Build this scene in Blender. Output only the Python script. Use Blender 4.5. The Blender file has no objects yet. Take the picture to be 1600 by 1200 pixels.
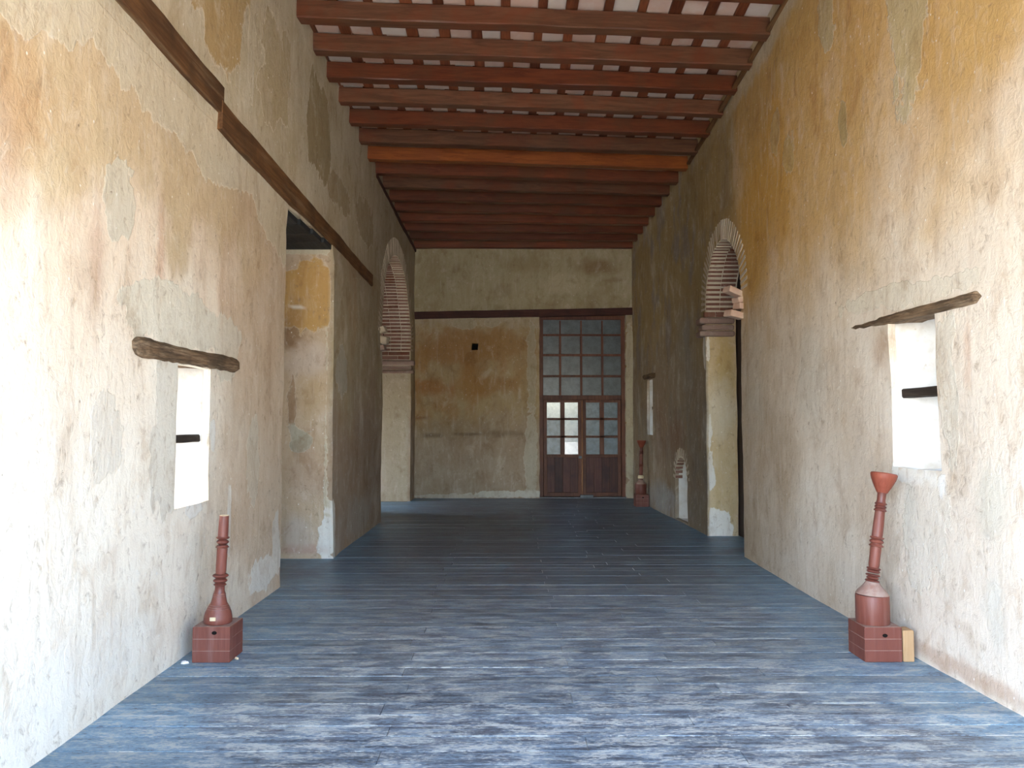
import bpy, bmesh, math, random
from mathutils import Vector, Matrix, noise
random.seed(7)
S = bpy.context.scene
COL = S.collection

# ------------------------------------------------------------------ camera, sky, sun, exposure
cam_d = bpy.data.cameras.new('camera'); cam = bpy.data.objects.new('camera', cam_d); COL.objects.link(cam)
cam_d.sensor_fit = 'HORIZONTAL'; cam_d.sensor_width = 36.0; cam_d.lens = 27.0
cam_d.clip_start = 0.02; cam_d.clip_end = 500
cam.location = (0, 0, 1.5)
cam.rotation_euler = (math.radians(90) + math.atan(60 / 1200), 0, -math.atan(5 / 1200))
S.camera = cam

world = bpy.data.worlds.new('sky'); S.world = world; world.use_nodes = True
wn = world.node_tree; wn.nodes.clear()
sky = wn.nodes.new('ShaderNodeTexSky'); sky.sky_type = 'NISHITA'; sky.sun_disc = False
sky.sun_elevation = math.radians(52); sky.sun_rotation = math.radians(255); sky.dust_density = 2.0
bg = wn.nodes.new('ShaderNodeBackground'); bg.inputs['Strength'].default_value = 0.46
wo = wn.nodes.new('ShaderNodeOutputWorld')
wn.links.new(sky.outputs[0], bg.inputs[0]); wn.links.new(bg.outputs[0], wo.inputs[0])

sun_d = bpy.data.lights.new('sun', 'SUN'); sun = bpy.data.objects.new('sun', sun_d); COL.objects.link(sun)
sun_d.energy = 4.6; sun_d.angle = math.radians(0.6); sun_d.color = (1.0, 0.95, 0.86)
SUN_FROM = Vector((-0.62, -0.16, 1.15))           # high, from the left of the hall
sun.rotation_euler = SUN_FROM.to_track_quat('Z', 'Y').to_euler()
sun.location = (-10, -6, 16)

vs = S.view_settings
vs.view_transform = 'Standard'; vs.look = 'None'; vs.gamma = 1.0; vs.use_curve_mapping = False
vs.exposure = 2.66
S.cycles.max_bounces = 7; S.cycles.diffuse_bounces = 5; S.cycles.glossy_bounces = 3
S.cycles.transparent_max_bounces = 6; S.cycles.sample_clamp_indirect = 6.0; S.cycles.caustics_reflective = False

# ------------------------------------------------------------------ helpers
def interp(x, xs, ys):
    if x <= xs[0]: return ys[0]
    for i in range(len(xs) - 1):
        if x <= xs[i + 1]:
            t = (x - xs[i]) / (xs[i + 1] - xs[i]); return ys[i] + t * (ys[i + 1] - ys[i])
    return ys[-1]

def obj(name, me, mat=None, parent=None, smooth=False, angle=None):
    o = bpy.data.objects.new(name, me); COL.objects.link(o)
    if mat is not None and len(me.materials) == 0:
        for m in (mat if isinstance(mat, (list, tuple)) else [mat]): me.materials.append(m)
    if parent is not None: o.parent = parent
    if smooth:
        for p in me.polygons: p.use_smooth = True
        if angle: me.set_sharp_from_angle(angle=math.radians(angle))
    return o

def empty(name, loc=(0, 0, 0), rz=0):
    o = bpy.data.objects.new(name, None); COL.objects.link(o); o.location = loc; o.rotation_euler = (0, 0, rz)
    o.empty_display_size = 0.1
    return o

def tag(o, label=None, cat=None, kind=None, group=None):
    if label: o['label'] = label
    if cat: o['category'] = cat
    if kind: o['kind'] = kind
    if group: o['group'] = group
    return o

def mesh(verts, faces, name='m'):
    me = bpy.data.meshes.new(name); me.from_pydata([tuple(v) for v in verts], [], faces); me.update(); return me

def bm_mesh(bm, name='m'):
    bmesh.ops.recalc_face_normals(bm, faces=bm.faces[:])
    me = bpy.data.meshes.new(name); bm.to_mesh(me); bm.free(); return me

def box_bm(bm, lo, hi, bevel=0.0, seg=1, mi=0):
    x0, y0, z0 = lo; x1, y1, z1 = hi
    v = [bm.verts.new(p) for p in ((x0,y0,z0),(x1,y0,z0),(x1,y1,z0),(x0,y1,z0),(x0,y0,z1),(x1,y0,z1),(x1,y1,z1),(x0,y1,z1))]
    fs = [bm.faces.new([v[i] for i in q]) for q in ((3,2,1,0),(4,5,6,7),(0,1,5,4),(1,2,6,5),(2,3,7,6),(3,0,4,7))]
    for f in fs: f.material_index = mi
    if bevel:
        es = list({e for f in fs for e in f.edges})
        bmesh.ops.bevel(bm, geom=es, offset=bevel, segments=seg, affect='EDGES', profile=0.5)
    return fs

def box(lo, hi, bevel=0.0, seg=1):
    bm = bmesh.new(); box_bm(bm, lo, hi, bevel, seg); return bm_mesh(bm)

def timber(p0, p1, w, h, segs=14, jit=0.006, cham=0.008, seed=0, taper=None):
    """A hewn timber from p0 to p1 (centre line), w across, h high, slightly uneven along its length."""
    p0 = Vector(p0); p1 = Vector(p1); d = (p1 - p0); L = d.length; d.normalize()
    side = Vector((0, 0, 1)).cross(d).normalized(); up = d.cross(side)
    r = random.Random(seed); vs_, fs = [], []
    for i in range(segs + 1):
        t = i / segs; c = p0 + d * (L * t)
        k = taper(t) if taper else 1.0
        a, b = w / 2 * k, h / 2 * k
        q = cham
        prof = [(-a + q, -b), (a - q, -b), (a, -b + q), (a, b - q), (a - q, b), (-a + q, b), (-a, b - q), (-a, -b + q)]
        n1 = noise.noise(Vector((seed * 3.1, t * L * 1.4, 0.3))) * jit * 1.6
        n2 = noise.noise(Vector((seed * 5.7, t * L * 1.4, 7.3))) * jit * 1.6
        for (s, u) in prof:
            vs_.append(c + side * (s + n1 + r.uniform(-jit, jit) * 0.4) + up * (u + n2 + r.uniform(-jit, jit) * 0.4))
    for i in range(segs):
        for j in range(8):
            k = (j + 1) % 8
            fs.append((i * 8 + j, i * 8 + k, (i + 1) * 8 + k, (i + 1) * 8 + j))
    fs.append(tuple(reversed(range(8)))); fs.append(tuple(segs * 8 + j for j in range(8)))
    bm = bmesh.new(); bv = [bm.verts.new(v) for v in vs_]
    for f in fs: bm.faces.new([bv[i] for i in f])
    return bm_mesh(bm)

def lathe(profile, n=28):
    bm = bmesh.new(); rings = []
    for (r, z) in profile:
        rings.append([bm.verts.new((r * math.cos(2 * math.pi * i / n), r * math.sin(2 * math.pi * i / n), z)) for i in range(n)])
    for a, b in zip(rings, rings[1:]):
        for i in range(n): bm.faces.new((a[i], a[(i + 1) % n], b[(i + 1) % n], b[i]))
    bm.faces.new(list(reversed(rings[0]))); bm.faces.new(rings[-1])
    return bm_mesh(bm)

# ------------------------------------------------------------------ materials
class NT:
    def __init__(s, name):
        s.m = bpy.data.materials.new(name); s.m.use_nodes = True
        s.t = s.m.node_tree; s.t.nodes.clear()
        s.out = s.t.nodes.new('ShaderNodeOutputMaterial')
        s.b = s.t.nodes.new('ShaderNodeBsdfPrincipled'); s.t.links.new(s.b.outputs[0], s.out.inputs[0])
    def n(s, typ, **kw):
        nd = s.t.nodes.new(typ)
        for k, v in kw.items(): setattr(nd, k, v)
        return nd
    def l(s, a, b): s.t.links.new(a, b)
    def put(s, sock, v):
        if hasattr(v, 'is_linked') or isinstance(v, bpy.types.NodeSocket): s.l(v, sock)
        else: sock.default_value = v
    def math(s, op, a, b=0.0, clamp=False):
        nd = s.n('ShaderNodeMath', operation=op, use_clamp=clamp); s.put(nd.inputs[0], a); s.put(nd.inputs[1], b); return nd.outputs[0]
    def pos(s):
        if not hasattr(s, '_p'): s._p = s.n('ShaderNodeNewGeometry')
        return s._p.outputs['Position']
    def objco(s):
        if not hasattr(s, '_o'): s._o = s.n('ShaderNodeTexCoord')
        return s._o.outputs['Object']
    def sep(s, v):
        nd = s.n('ShaderNodeSeparateXYZ'); s.l(v, nd.inputs[0]); return nd.outputs
    def scaled(s, v, sc, off=(0, 0, 0)):
        nd = s.n('ShaderNodeMapping'); s.l(v, nd.inputs['Vector']); nd.inputs['Scale'].default_value = sc; nd.inputs['Location'].default_value = off
        return nd.outputs[0]
    def noise(s, v, scale, detail=4, rough=0.55, dist=0.0):
        nd = s.n('ShaderNodeTexNoise'); s.l(v, nd.inputs['Vector'])
        nd.inputs['Scale'].default_value = scale; nd.inputs['Detail'].default_value = detail
        nd.inputs['Roughness'].default_value = rough; nd.inputs['Distortion'].default_value = dist
        return nd.outputs['Fac']
    def ramp(s, v, a, b):
        nd = s.n('ShaderNodeMapRange', interpolation_type='SMOOTHSTEP'); s.put(nd.inputs['Value'], v)
        nd.inputs['From Min'].default_value = a; nd.inputs['From Max'].default_value = b
        return nd.outputs['Result']
    def mix(s, f, a, b, blend='MIX'):
        nd = s.n('ShaderNodeMix', data_type='RGBA', blend_type=blend)
        s.put(nd.inputs['Factor'], f)
        for sock, v in ((nd.inputs['A'], a), (nd.inputs['B'], b)): pass
        A = [i for i in nd.inputs if i.type == 'RGBA']
        for sock, v in zip(A, (a, b)):
            if isinstance(v, bpy.types.NodeSocket): s.l(v, sock)
            else: sock.default_value = (v[0], v[1], v[2], 1)
        return [o for o in nd.outputs if o.type == 'RGBA'][0]
    def rand(s):
        if not hasattr(s, '_r'): s._r = s.n('ShaderNodeObjectInfo')
        return s._r.outputs['Random']
    def bump(s, h, strength=0.4, dist=0.02):
        nd = s.n('ShaderNodeBump'); nd.inputs['Strength'].default_value = strength; nd.inputs['Distance'].default_value = dist
        s.l(h, nd.inputs['Height']); s.l(nd.outputs[0], s.b.inputs['Normal'])
    def fin(s, color, rough=0.8, spec=0.3):
        s.put(s.b.inputs['Base Color'], color if isinstance(color, bpy.types.NodeSocket) else (*color, 1))
        s.put(s.b.inputs['Roughness'], rough); s.b.inputs['Specular IOR Level'].default_value = spec
        return s.m

CREAM = (0.56, 0.50, 0.37); OCHRE = (0.58, 0.35, 0.11); BROWN = (0.36, 0.25, 0.14); UMBER = (0.28, 0.20, 0.13)
LIME = (0.80, 0.78, 0.72); OLIVE = (0.42, 0.38, 0.24); GREYW = (0.60, 0.57, 0.48)

def plaster():
    """Old lime plaster: the wall's own colour lies in the mesh attribute 'tint', the nodes add streaks, nicks and grain."""
    N = NT('old_lime_plaster'); P = N.pos()
    at = N.n('ShaderNodeAttribute'); at.attribute_name = 'tint'; c = at.outputs['Color']
    streak = N.noise(N.scaled(P, (9, 9, 1.1)), 1.6, 4, 0.62, 0.3)
    fine = N.noise(N.scaled(P, (1, 1, 0.75)), 17, 5, 0.72, 0.5)
    mid = N.noise(N.scaled(P, (1, 1, 0.6)), 3.6, 6, 0.70, 0.7)
    co = N.n('ShaderNodeAttribute'); co.attribute_name = 'coat'
    th = N.math('ADD', at.outputs['Alpha'], N.math('MULTIPLY', N.math('SUBTRACT', N.math('ADD', N.math('MULTIPLY', mid, 0.6), N.math('MULTIPLY', fine, 0.4)), 0.5), 1.1))
    lay = N.ramp(th, 0.46, 0.54)                        # the repair coat ends in a ragged edge, a little proud of the old plaster
    rim = N.math('MULTIPLY', N.ramp(th, 0.44, 0.50), N.ramp(th, 0.58, 0.52))
    c = N.mix(lay, c, co.outputs['Color'])
    c = N.mix(N.math('MULTIPLY', rim, 0.35), c, (0.78, 0.73, 0.62))
    c = N.mix(N.math('MULTIPLY', N.ramp(mid, 0.51, 0.70), 0.58), c, N.mix(1.0, c, (0.66, 0.56, 0.47), 'MULTIPLY'))
    c = N.mix(N.math('MULTIPLY', N.ramp(mid, 0.46, 0.28), 0.30), c, (0.80, 0.75, 0.65))
    c = N.mix(N.math('MULTIPLY', N.ramp(streak, 0.52, 0.74), 0.26), c, BROWN)
    c = N.mix(N.math('MULTIPLY', N.ramp(streak, 0.45, 0.26), 0.20), c, LIME)
    c = N.mix(N.math('MULTIPLY', N.ramp(fine, 0.55, 0.76), 0.34), c, LIME)
    c = N.mix(N.math('MULTIPLY', N.ramp(fine, 0.45, 0.26), 0.60), c, UMBER)
    sp = N.n('ShaderNodeTexVoronoi'); N.l(N.scaled(P, (1, 1, 0.8)), sp.inputs['Vector']); sp.inputs['Scale'].default_value = 12
    c = N.mix(N.math('MULTIPLY', N.ramp(sp.outputs['Distance'], 0.10, 0.05), N.math('MULTIPLY', N.ramp(fine, 0.42, 0.55), 0.9)), c, (0.85, 0.83, 0.78))
    c = N.mix(N.math('MULTIPLY', N.ramp(sp.outputs['Distance'], 0.09, 0.05), N.math('MULTIPLY', N.ramp(fine, 0.44, 0.36), 0.9)), c, (0.16, 0.11, 0.07))
    N.bump(N.math('ADD', fine, N.math('MULTIPLY', lay, 0.30)), 0.6, 0.016)
    return N.fin(c, 0.93, 0.12)

def fbm(a, b, c, o=4): return noise.fractal(Vector((a, b, c)), 0.55, 2.1, o)
def sst(x, a, b):
    t = max(0.0, min(1.0, (x - a) / (b - a))); return t * t * (3 - 2 * t)
def mixc(a, b, t): return (a[0] + (b[0] - a[0]) * t, a[1] + (b[1] - a[1]) * t, a[2] + (b[2] - a[2]) * t)
def lay_patches(c, h, z, patches, seed, over=None, m=0.0):
    """Repairs and stains with outlines of their own: (h, z, half width, half height, colour, amount, edge softness).
    Returns the old plaster's colour, the coat's colour and how far inside the coat's outline the point lies (0.5 = on it)."""
    if over is None: over = c
    for k, p in enumerate(patches):
        h0, z0, rh, rz, col, amt = p[:6]; soft = p[6] if len(p) > 6 else 0.10
        if abs(h - h0) > rh * 2.2 or abs(z - z0) > rz * 2.2: continue
        f = 1.0 / max(0.12, min(rh, rz))
        w1 = 0.40 * fbm(h * f * 0.8, z * f * 0.55, seed + k * 7.1, 5); w2 = 0.40 * fbm(h * f * 0.8, z * f * 0.55, seed + k * 7.1 + 40, 5)
        d = math.sqrt(((h - h0) / rh + w1) ** 2 + ((z - z0) / rz + w2) ** 2) - 1.0
        if soft < 0.34:
            q = sst(d, 0.42 + soft, -0.42 - soft)
            if q > m: over = mixc(c, col, amt); m = q
        else:
            q = sst(d, soft, -soft)
            if q > 0: c = mixc(c, col, amt * q); over = mixc(over, col, 0.5 * amt * q)
    return c, over, m
def mottle(c, h, z, seed, dark, light, k=1.0):
    a = fbm(h * 1.1, z * 0.7, seed, 5); b = fbm(h * 4.0, z * 2.2, seed + 9, 5)
    q = 0.6 * a + 0.5 * b
    c = mixc(c, dark, 0.55 * k * sst(q, 0.12, 0.75)); return mixc(c, light, 0.5 * k * sst(q, -0.10, -0.7))

EDGE_L = ((1.0, 3.08, 3.26, 3.38, 3.62, 4.17, 4.58, 5.27, 6.17, 6.42, 7.0, 8.0), (3.05, 3.13, 3.06, 3.24, 3.31, 3.36, 3.30, 3.20, 3.30, 3.14, 3.0, 3.0))
P_LEFT_UP = [(5.35, 4.75, 0.62, 0.72, (0.44, 0.31, 0.14), 0.9), (6.02, 4.7, 0.07, 0.65, CREAM, 0.9), (6.62, 4.62, 0.40, 0.55, (0.44, 0.36, 0.22), 0.75), (6.4, 4.25, 0.25, 0.2, (0.50, 0.42, 0.28), 0.6),
             (8.0, 4.62, 0.55, 0.52, (0.34, 0.27, 0.15), 0.9), (8.9, 4.2, 0.55, 0.22, (0.38, 0.30, 0.18), 0.8), (10.6, 4.25, 0.7, 0.32, (0.40, 0.32, 0.2), 0.75), (4.2, 5.2, 0.5, 0.6, (0.5, 0.4, 0.24), 0.6)]
P_LEFT = [(4.05, 2.68, 0.17, 0.24, (0.60, 0.56, 0.46), 0.85), (3.1, 2.75, 0.22, 0.28, (0.42, 0.26, 0.16), 0.6, 0.6), (3.25, 2.95, 0.25, 0.2, (0.50, 0.33, 0.18), 0.6, 0.5), (4.55, 2.5, 0.05, 0.25, (0.50, 0.30, 0.2), 0.6, 0.7), (3.85, 2.35, 0.06, 0.3, (0.52, 0.34, 0.24), 0.5, 0.7),
          (4.95, 2.15, 0.75, 0.20, (0.66, 0.63, 0.53), 0.8), (5.7, 2.05, 0.28, 0.25, (0.64, 0.60, 0.50), 0.75), (4.68, 1.45, 0.16, 0.55, (0.66, 0.63, 0.55), 0.75), (5.55, 2.5, 0.05, 0.35, (0.48, 0.32, 0.2), 0.6, 0.8),
          (5.10, 0.93, 0.17, 0.055, LIME, 1.0), (5.43, 1.42, 0.055, 0.10, LIME, 1.0), (6.7, 2.3, 0.07, 0.6, (0.46, 0.33, 0.22), 0.5, 0.8), (6.3, 1.2, 0.14, 0.35, (0.60, 0.56, 0.46), 0.6), (6.0, 0.9, 0.35, 0.4, (0.58, 0.44, 0.31), 0.5, 0.6),
          (5.78, 0.75, 0.05, 0.24, LIME, 0.7), (6.65, 0.22, 0.42, 0.14, LIME, 0.85), (6.95, 0.4, 0.12, 0.28, (0.70, 0.69, 0.64), 0.7), (4.0, 1.45, 0.16, 0.22, (0.66, 0.62, 0.54), 0.6), (3.95, 0.30, 0.6, 0.16, (0.82, 0.79, 0.72), 0.5, 0.6), (3.1, 0.85, 0.05, 0.6, (0.5, 0.36, 0.2), 0.6, 0.6),
          (8.6, 0.3, 0.08, 0.35, LIME, 0.9), (9.0, 2.1, 0.25, 0.32, (0.46, 0.44, 0.38), 0.6), (10.9, 0.9, 0.5, 0.5, (0.28, 0.20, 0.14), 0.5, 0.6), (9.6, 1.0, 0.6, 0.35, (0.33, 0.24, 0.17), 0.5, 0.6), (10.0, 0.3, 0.9, 0.2, (0.42, 0.40, 0.36), 0.5, 0.5)]
P_RIGHT = [(4.9, 4.15, 0.25, 0.62, (0.50, 0.45, 0.28), 0.75, 0.3), (6.12, 4.95, 0.15, 0.45, (0.48, 0.42, 0.26), 0.7, 0.3), (5.88, 3.84, 0.08, 0.18, (0.38, 0.31, 0.15), 0.75, 0.3), (7.42, 4.33, 0.16, 0.2, (0.50, 0.44, 0.26), 0.7, 0.3), (7.02, 4.0, 0.14, 0.18, (0.46, 0.38, 0.18), 0.7, 0.3),
           (7.7, 3.9, 0.75, 0.9, (0.60, 0.34, 0.07), 0.75, 0.5), (8.0, 4.75, 0.5, 0.45, (0.50, 0.32, 0.12), 0.6, 0.5), (6.9, 5.0, 0.55, 0.35, (0.54, 0.36, 0.13), 0.6, 0.4), (4.1, 3.8, 0.6, 0.35, (0.60, 0.40, 0.15), 0.5, 0.6), (3.6, 4.2, 0.8, 0.7, (0.58, 0.40, 0.16), 0.55, 0.6),
           (6.6, 1.9, 0.3, 0.45, (0.52, 0.49, 0.42), 0.4, 0.5), (7.3, 1.2, 0.5, 0.35, (0.42, 0.31, 0.20), 0.5, 0.7), (5.9, 1.6, 0.3, 0.4, (0.44, 0.33, 0.22), 0.35, 0.7), (8.2, 1.9, 0.3, 0.5, (0.58, 0.54, 0.46), 0.4, 0.6), (5.5, 0.95, 0.3, 0.5, (0.46, 0.35, 0.25), 0.4, 0.8),
           (5.45, 2.38, 0.5, 0.07, (0.66, 0.61, 0.50), 0.8), (4.8, 2.32, 0.5, 0.07, (0.68, 0.63, 0.53), 0.8), (4.56, 1.7, 0.10, 0.5, (0.66, 0.62, 0.53), 0.7, 0.2), (4.35, 1.9, 0.03, 0.25, (0.56, 0.38, 0.27), 0.6, 0.5), (5.36, 2.0, 0.10, 0.12, (0.48, 0.33, 0.22), 0.5, 0.7),
           (4.92, 1.15, 0.32, 0.055, LIME, 1.0), (4.66, 1.13, 0.06, 0.07, (0.84, 0.84, 0.82), 1.0), (5.2, 1.18, 0.05, 0.06, LIME, 1.0), (4.85, 0.95, 0.28, 0.45, (0.68, 0.64, 0.56), 0.6, 0.3),
           (4.17, 1.05, 0.11, 0.22, (0.56, 0.56, 0.48), 0.5, 0.4), (5.02, 0.92, 0.06, 0.15, (0.54, 0.55, 0.48), 0.5, 0.4), (4.18, 0.5, 0.08, 0.22, (0.54, 0.54, 0.48), 0.45, 0.4), (4.5, 0.07, 0.7, 0.05, (0.42, 0.26, 0.17), 0.55, 0.4),
           (10.28, 2.45, 0.05, 0.25, LIME, 0.8), (11.9, 1.25, 0.45, 0.3, (0.24, 0.13, 0.08), 0.6, 0.7), (11.6, 0.55, 0.7, 0.5, (0.30, 0.22, 0.15), 0.5, 0.7), (12.9, 1.3, 0.5, 0.7, (0.27, 0.17, 0.12), 0.5, 0.8), (12.9, 0.25, 0.9, 0.25, (0.36, 0.37, 0.38), 0.6, 0.5), (10.8, 1.6, 0.3, 0.8, (0.26, 0.21, 0.16), 0.4, 0.7), (11.3, 2.6, 0.5, 0.6, (0.32, 0.30, 0.25), 0.5, 0.7)]
P_BACK = [(-0.95, 2.95, 0.7, 0.38, (0.42, 0.24, 0.10), 0.85, 0.35), (-0.1, 3.05, 0.55, 0.28, (0.42, 0.25, 0.10), 0.75, 0.35), (-0.75, 2.3, 0.35, 0.30, (0.42, 0.23, 0.08), 0.8, 0.45), (-1.55, 2.2, 0.35, 0.18, (0.42, 0.21, 0.08), 0.8, 0.4), (-0.25, 2.25, 0.4, 0.16, (0.40, 0.23, 0.09), 0.75, 0.4), (-1.75, 2.75, 0.16, 0.3, (0.44, 0.26, 0.10), 0.7, 0.4), (0.25, 2.5, 0.14, 0.5, (0.45, 0.30, 0.14), 0.5, 0.5),
          (1.75, 4.62, 0.38, 0.16, (0.30, 0.20, 0.10), 0.8, 0.5), (0.35, 4.68, 0.5, 0.15, (0.36, 0.29, 0.16), 0.6, 0.5), (2.1, 4.35, 0.2, 0.05, (0.30, 0.21, 0.12), 0.6, 0.5), (-1.5, 4.3, 0.4, 0.25, (0.40, 0.34, 0.20), 0.5, 0.6), (1.1, 4.3, 0.35, 0.2, (0.58, 0.52, 0.36), 0.6, 0.4),
          (-0.85, 1.26, 0.3, 0.035, (0.14, 0.10, 0.07), 0.8, 0.4), (-1.55, 1.24, 0.2, 0.04, (0.18, 0.14, 0.1), 0.7, 0.4), (-0.1, 1.28, 0.4, 0.05, (0.24, 0.18, 0.12), 0.6, 0.5), (-1.75, 1.6, 0.15, 0.03, (0.28, 0.15, 0.08), 0.7, 0.4), (-1.0, 1.4, 0.8, 0.2, (0.36, 0.27, 0.17), 0.5, 0.6),
          (0.44, 0.9, 0.12, 1.1, (0.58, 0.54, 0.43), 0.75, 0.25), (0.46, 2.6, 0.09, 1.0, (0.50, 0.45, 0.32), 0.7, 0.25), (0.1, 0.08, 0.9, 0.07, (0.70, 0.68, 0.60), 0.85), (-1.2, 0.04, 0.8, 0.05, (0.62, 0.58, 0.5), 0.8), (2.42, 1.7, 0.11, 1.9, (0.60, 0.56, 0.42), 0.95, 0.1), (-0.9, 3.47, 0.25, 0.12, (0.52, 0.46, 0.32), 0.8), (-0.35, 3.5, 0.15, 0.1, (0.52, 0.46, 0.32), 0.8)]
P_JAMB = [(-2.2, 2.95, 0.45, 0.40, (0.58, 0.36, 0.12), 0.85, 0.2), (-2.42, 2.55, 0.10, 0.35, (0.28, 0.17, 0.09), 0.8, 0.4), (-2.38, 2.78, 0.05, 0.06, LIME, 0.9), (-2.28, 2.2, 0.25, 0.22, (0.62, 0.53, 0.46), 0.7, 0.4), (-2.42, 1.7, 0.06, 0.3, (0.32, 0.20, 0.12), 0.7, 0.3), (-2.33, 1.32, 0.14, 0.16, (0.46, 0.44, 0.35), 0.9), (-2.2, 0.9, 0.3, 0.3, (0.48, 0.36, 0.27), 0.6, 0.4), (-2.2, 1.8, 0.2, 0.25, (0.50, 0.37, 0.22), 0.6, 0.4),
          (-2.0, 0.2, 0.09, 0.40, LIME, 1.0, 0.15), (-2.3, 0.25, 0.2, 0.2, (0.60, 0.53, 0.47), 0.6, 0.5), (-2.25, 0.1, 0.3, 0.05, (0.48, 0.30, 0.24), 0.6, 0.4)]
P_JAMBR = [(2.66, 0.85, 0.07, 0.30, LIME, 1.0, 0.12), (2.65, 1.38, 0.06, 0.27, LIME, 1.0, 0.12), (2.72, 0.15, 0.24, 0.24, LIME, 1.0, 0.12), (2.64, 2.45, 0.04, 0.22, LIME, 0.9), (2.9, 2.3, 0.12, 0.35, (0.50, 0.36, 0.14), 0.7, 0.5), (2.85, 1.0, 0.1, 0.4, (0.56, 0.45, 0.28), 0.6, 0.5), (2.8, 1.7, 0.2, 0.35, (0.66, 0.60, 0.47), 0.6, 0.5)]

def tint_left(x, y, z, side):
    if side and y < 10 and y > 8.0:
        c = mottle((0.56, 0.44, 0.31), x * 2, z, 12.0, (0.40, 0.27, 0.17), (0.68, 0.58, 0.48), 1.2); e = max(sst(x, -2.10, -1.97), sst(z, 3.33, 3.45)); return lay_patches(c, x, z, P_JAMB, 60.0, (0.60, 0.55, 0.42), e)
    if side and y > 11: return mixc(mottle((0.46, 0.40, 0.30), x * 2, z, 14.0, (0.34, 0.26, 0.17), (0.54, 0.50, 0.42)), (0.62, 0.57, 0.47), sst(z, 2.5, 2.8)), (0.5, 0.45, 0.36), 0.0
    n = fbm(y * 0.7, z * 0.5, 2.0, 5); n2 = fbm(y * 2.2, z * 1.2, 5.0, 4)
    lim = 3.52
    if z > lim + 0.10:
        c = mixc(CREAM, (0.50, 0.43, 0.29), sst(n, -0.1, 0.5)); c = mixc(c, (0.40, 0.33, 0.22), 0.6 * sst(y, 9.5, 12.0)); c = mottle(c, y, z, 3.0, (0.40, 0.32, 0.19), (0.64, 0.60, 0.49), 0.7)
        return lay_patches(c, y, z, P_LEFT_UP, 20.0)
    near = mixc((0.86, 0.80, 0.69), (0.74, 0.62, 0.49), sst(z + 0.5 * n, 1.5, 2.5)); near = mixc(near, (0.58, 0.46, 0.30), sst(z + 0.45 * n2, 2.5, 3.0))  # pale wash, whitened further low down: strong daylight put into the colour
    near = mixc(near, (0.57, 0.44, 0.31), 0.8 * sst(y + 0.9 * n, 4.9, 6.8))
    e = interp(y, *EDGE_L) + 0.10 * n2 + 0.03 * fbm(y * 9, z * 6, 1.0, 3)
    far = mixc((0.40, 0.31, 0.23), (0.43, 0.36, 0.24), sst(z + 0.6 * n, 1.2, 2.4))  # far stretch: grey-brown plaster, colour also lowered for the fall of light
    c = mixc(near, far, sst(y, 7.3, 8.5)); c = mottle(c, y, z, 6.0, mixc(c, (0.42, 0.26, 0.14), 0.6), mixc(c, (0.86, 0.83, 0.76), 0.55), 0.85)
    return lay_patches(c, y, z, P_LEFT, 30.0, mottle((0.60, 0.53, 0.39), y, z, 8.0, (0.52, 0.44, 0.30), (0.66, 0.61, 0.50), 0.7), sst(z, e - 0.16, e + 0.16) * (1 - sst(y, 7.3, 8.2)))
def tint_right(x, y, z, side):
    if side and 8 < y < 11:
        c = mottle((0.62, 0.50, 0.31), x * 2, z, 17.0, (0.50, 0.36, 0.18), (0.66, 0.60, 0.48), 0.8); c = mixc(c, (0.62, 0.57, 0.46), sst(z, 2.86, 2.95)); return lay_patches(c, x, z, P_JAMBR, 70.0)
    n = fbm(y * 0.6, z * 0.45, 22.0, 5); n2 = fbm(y * 2.0, z * 1.1, 25.0, 4)
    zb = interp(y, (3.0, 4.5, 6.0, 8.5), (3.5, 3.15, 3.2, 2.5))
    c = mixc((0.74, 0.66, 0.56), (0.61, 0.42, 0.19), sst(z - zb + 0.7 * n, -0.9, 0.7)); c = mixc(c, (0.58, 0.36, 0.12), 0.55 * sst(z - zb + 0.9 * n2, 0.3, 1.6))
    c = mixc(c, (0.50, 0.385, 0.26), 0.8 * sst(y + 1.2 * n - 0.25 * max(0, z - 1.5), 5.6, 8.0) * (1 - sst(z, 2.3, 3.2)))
    far = mixc((0.31, 0.25, 0.18), (0.36, 0.27, 0.13), sst(z + 0.6 * n, 2.0, 3.6)); far = mixc(far, (0.28, 0.24, 0.19), sst(n2, 0.0, 0.6))  # brown-olive plaster, its colour also lowered for the dimmer far end
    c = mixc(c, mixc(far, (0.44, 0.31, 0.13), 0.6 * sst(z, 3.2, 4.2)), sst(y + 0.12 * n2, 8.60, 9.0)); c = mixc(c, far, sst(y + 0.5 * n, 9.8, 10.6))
    top_ = interp(y, (3, 7.06, 11.76, 15.3), (5.7, 5.43, 5.17, 4.975)); c = mixc(c, (0.58, 0.53, 0.40), 0.8 * sst(z + 0.12 * n2, top_ - 0.24, top_ - 0.14) * (1 - sst(y, 8.2, 9.5) * 0.8))
    c = mottle(c, y, z, 26.0, mixc(c, (0.36, 0.24, 0.12), 0.6), mixc(c, (0.84, 0.80, 0.72), 0.5), 0.85)
    return lay_patches(c, y, z, P_RIGHT, 50.0)
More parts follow.
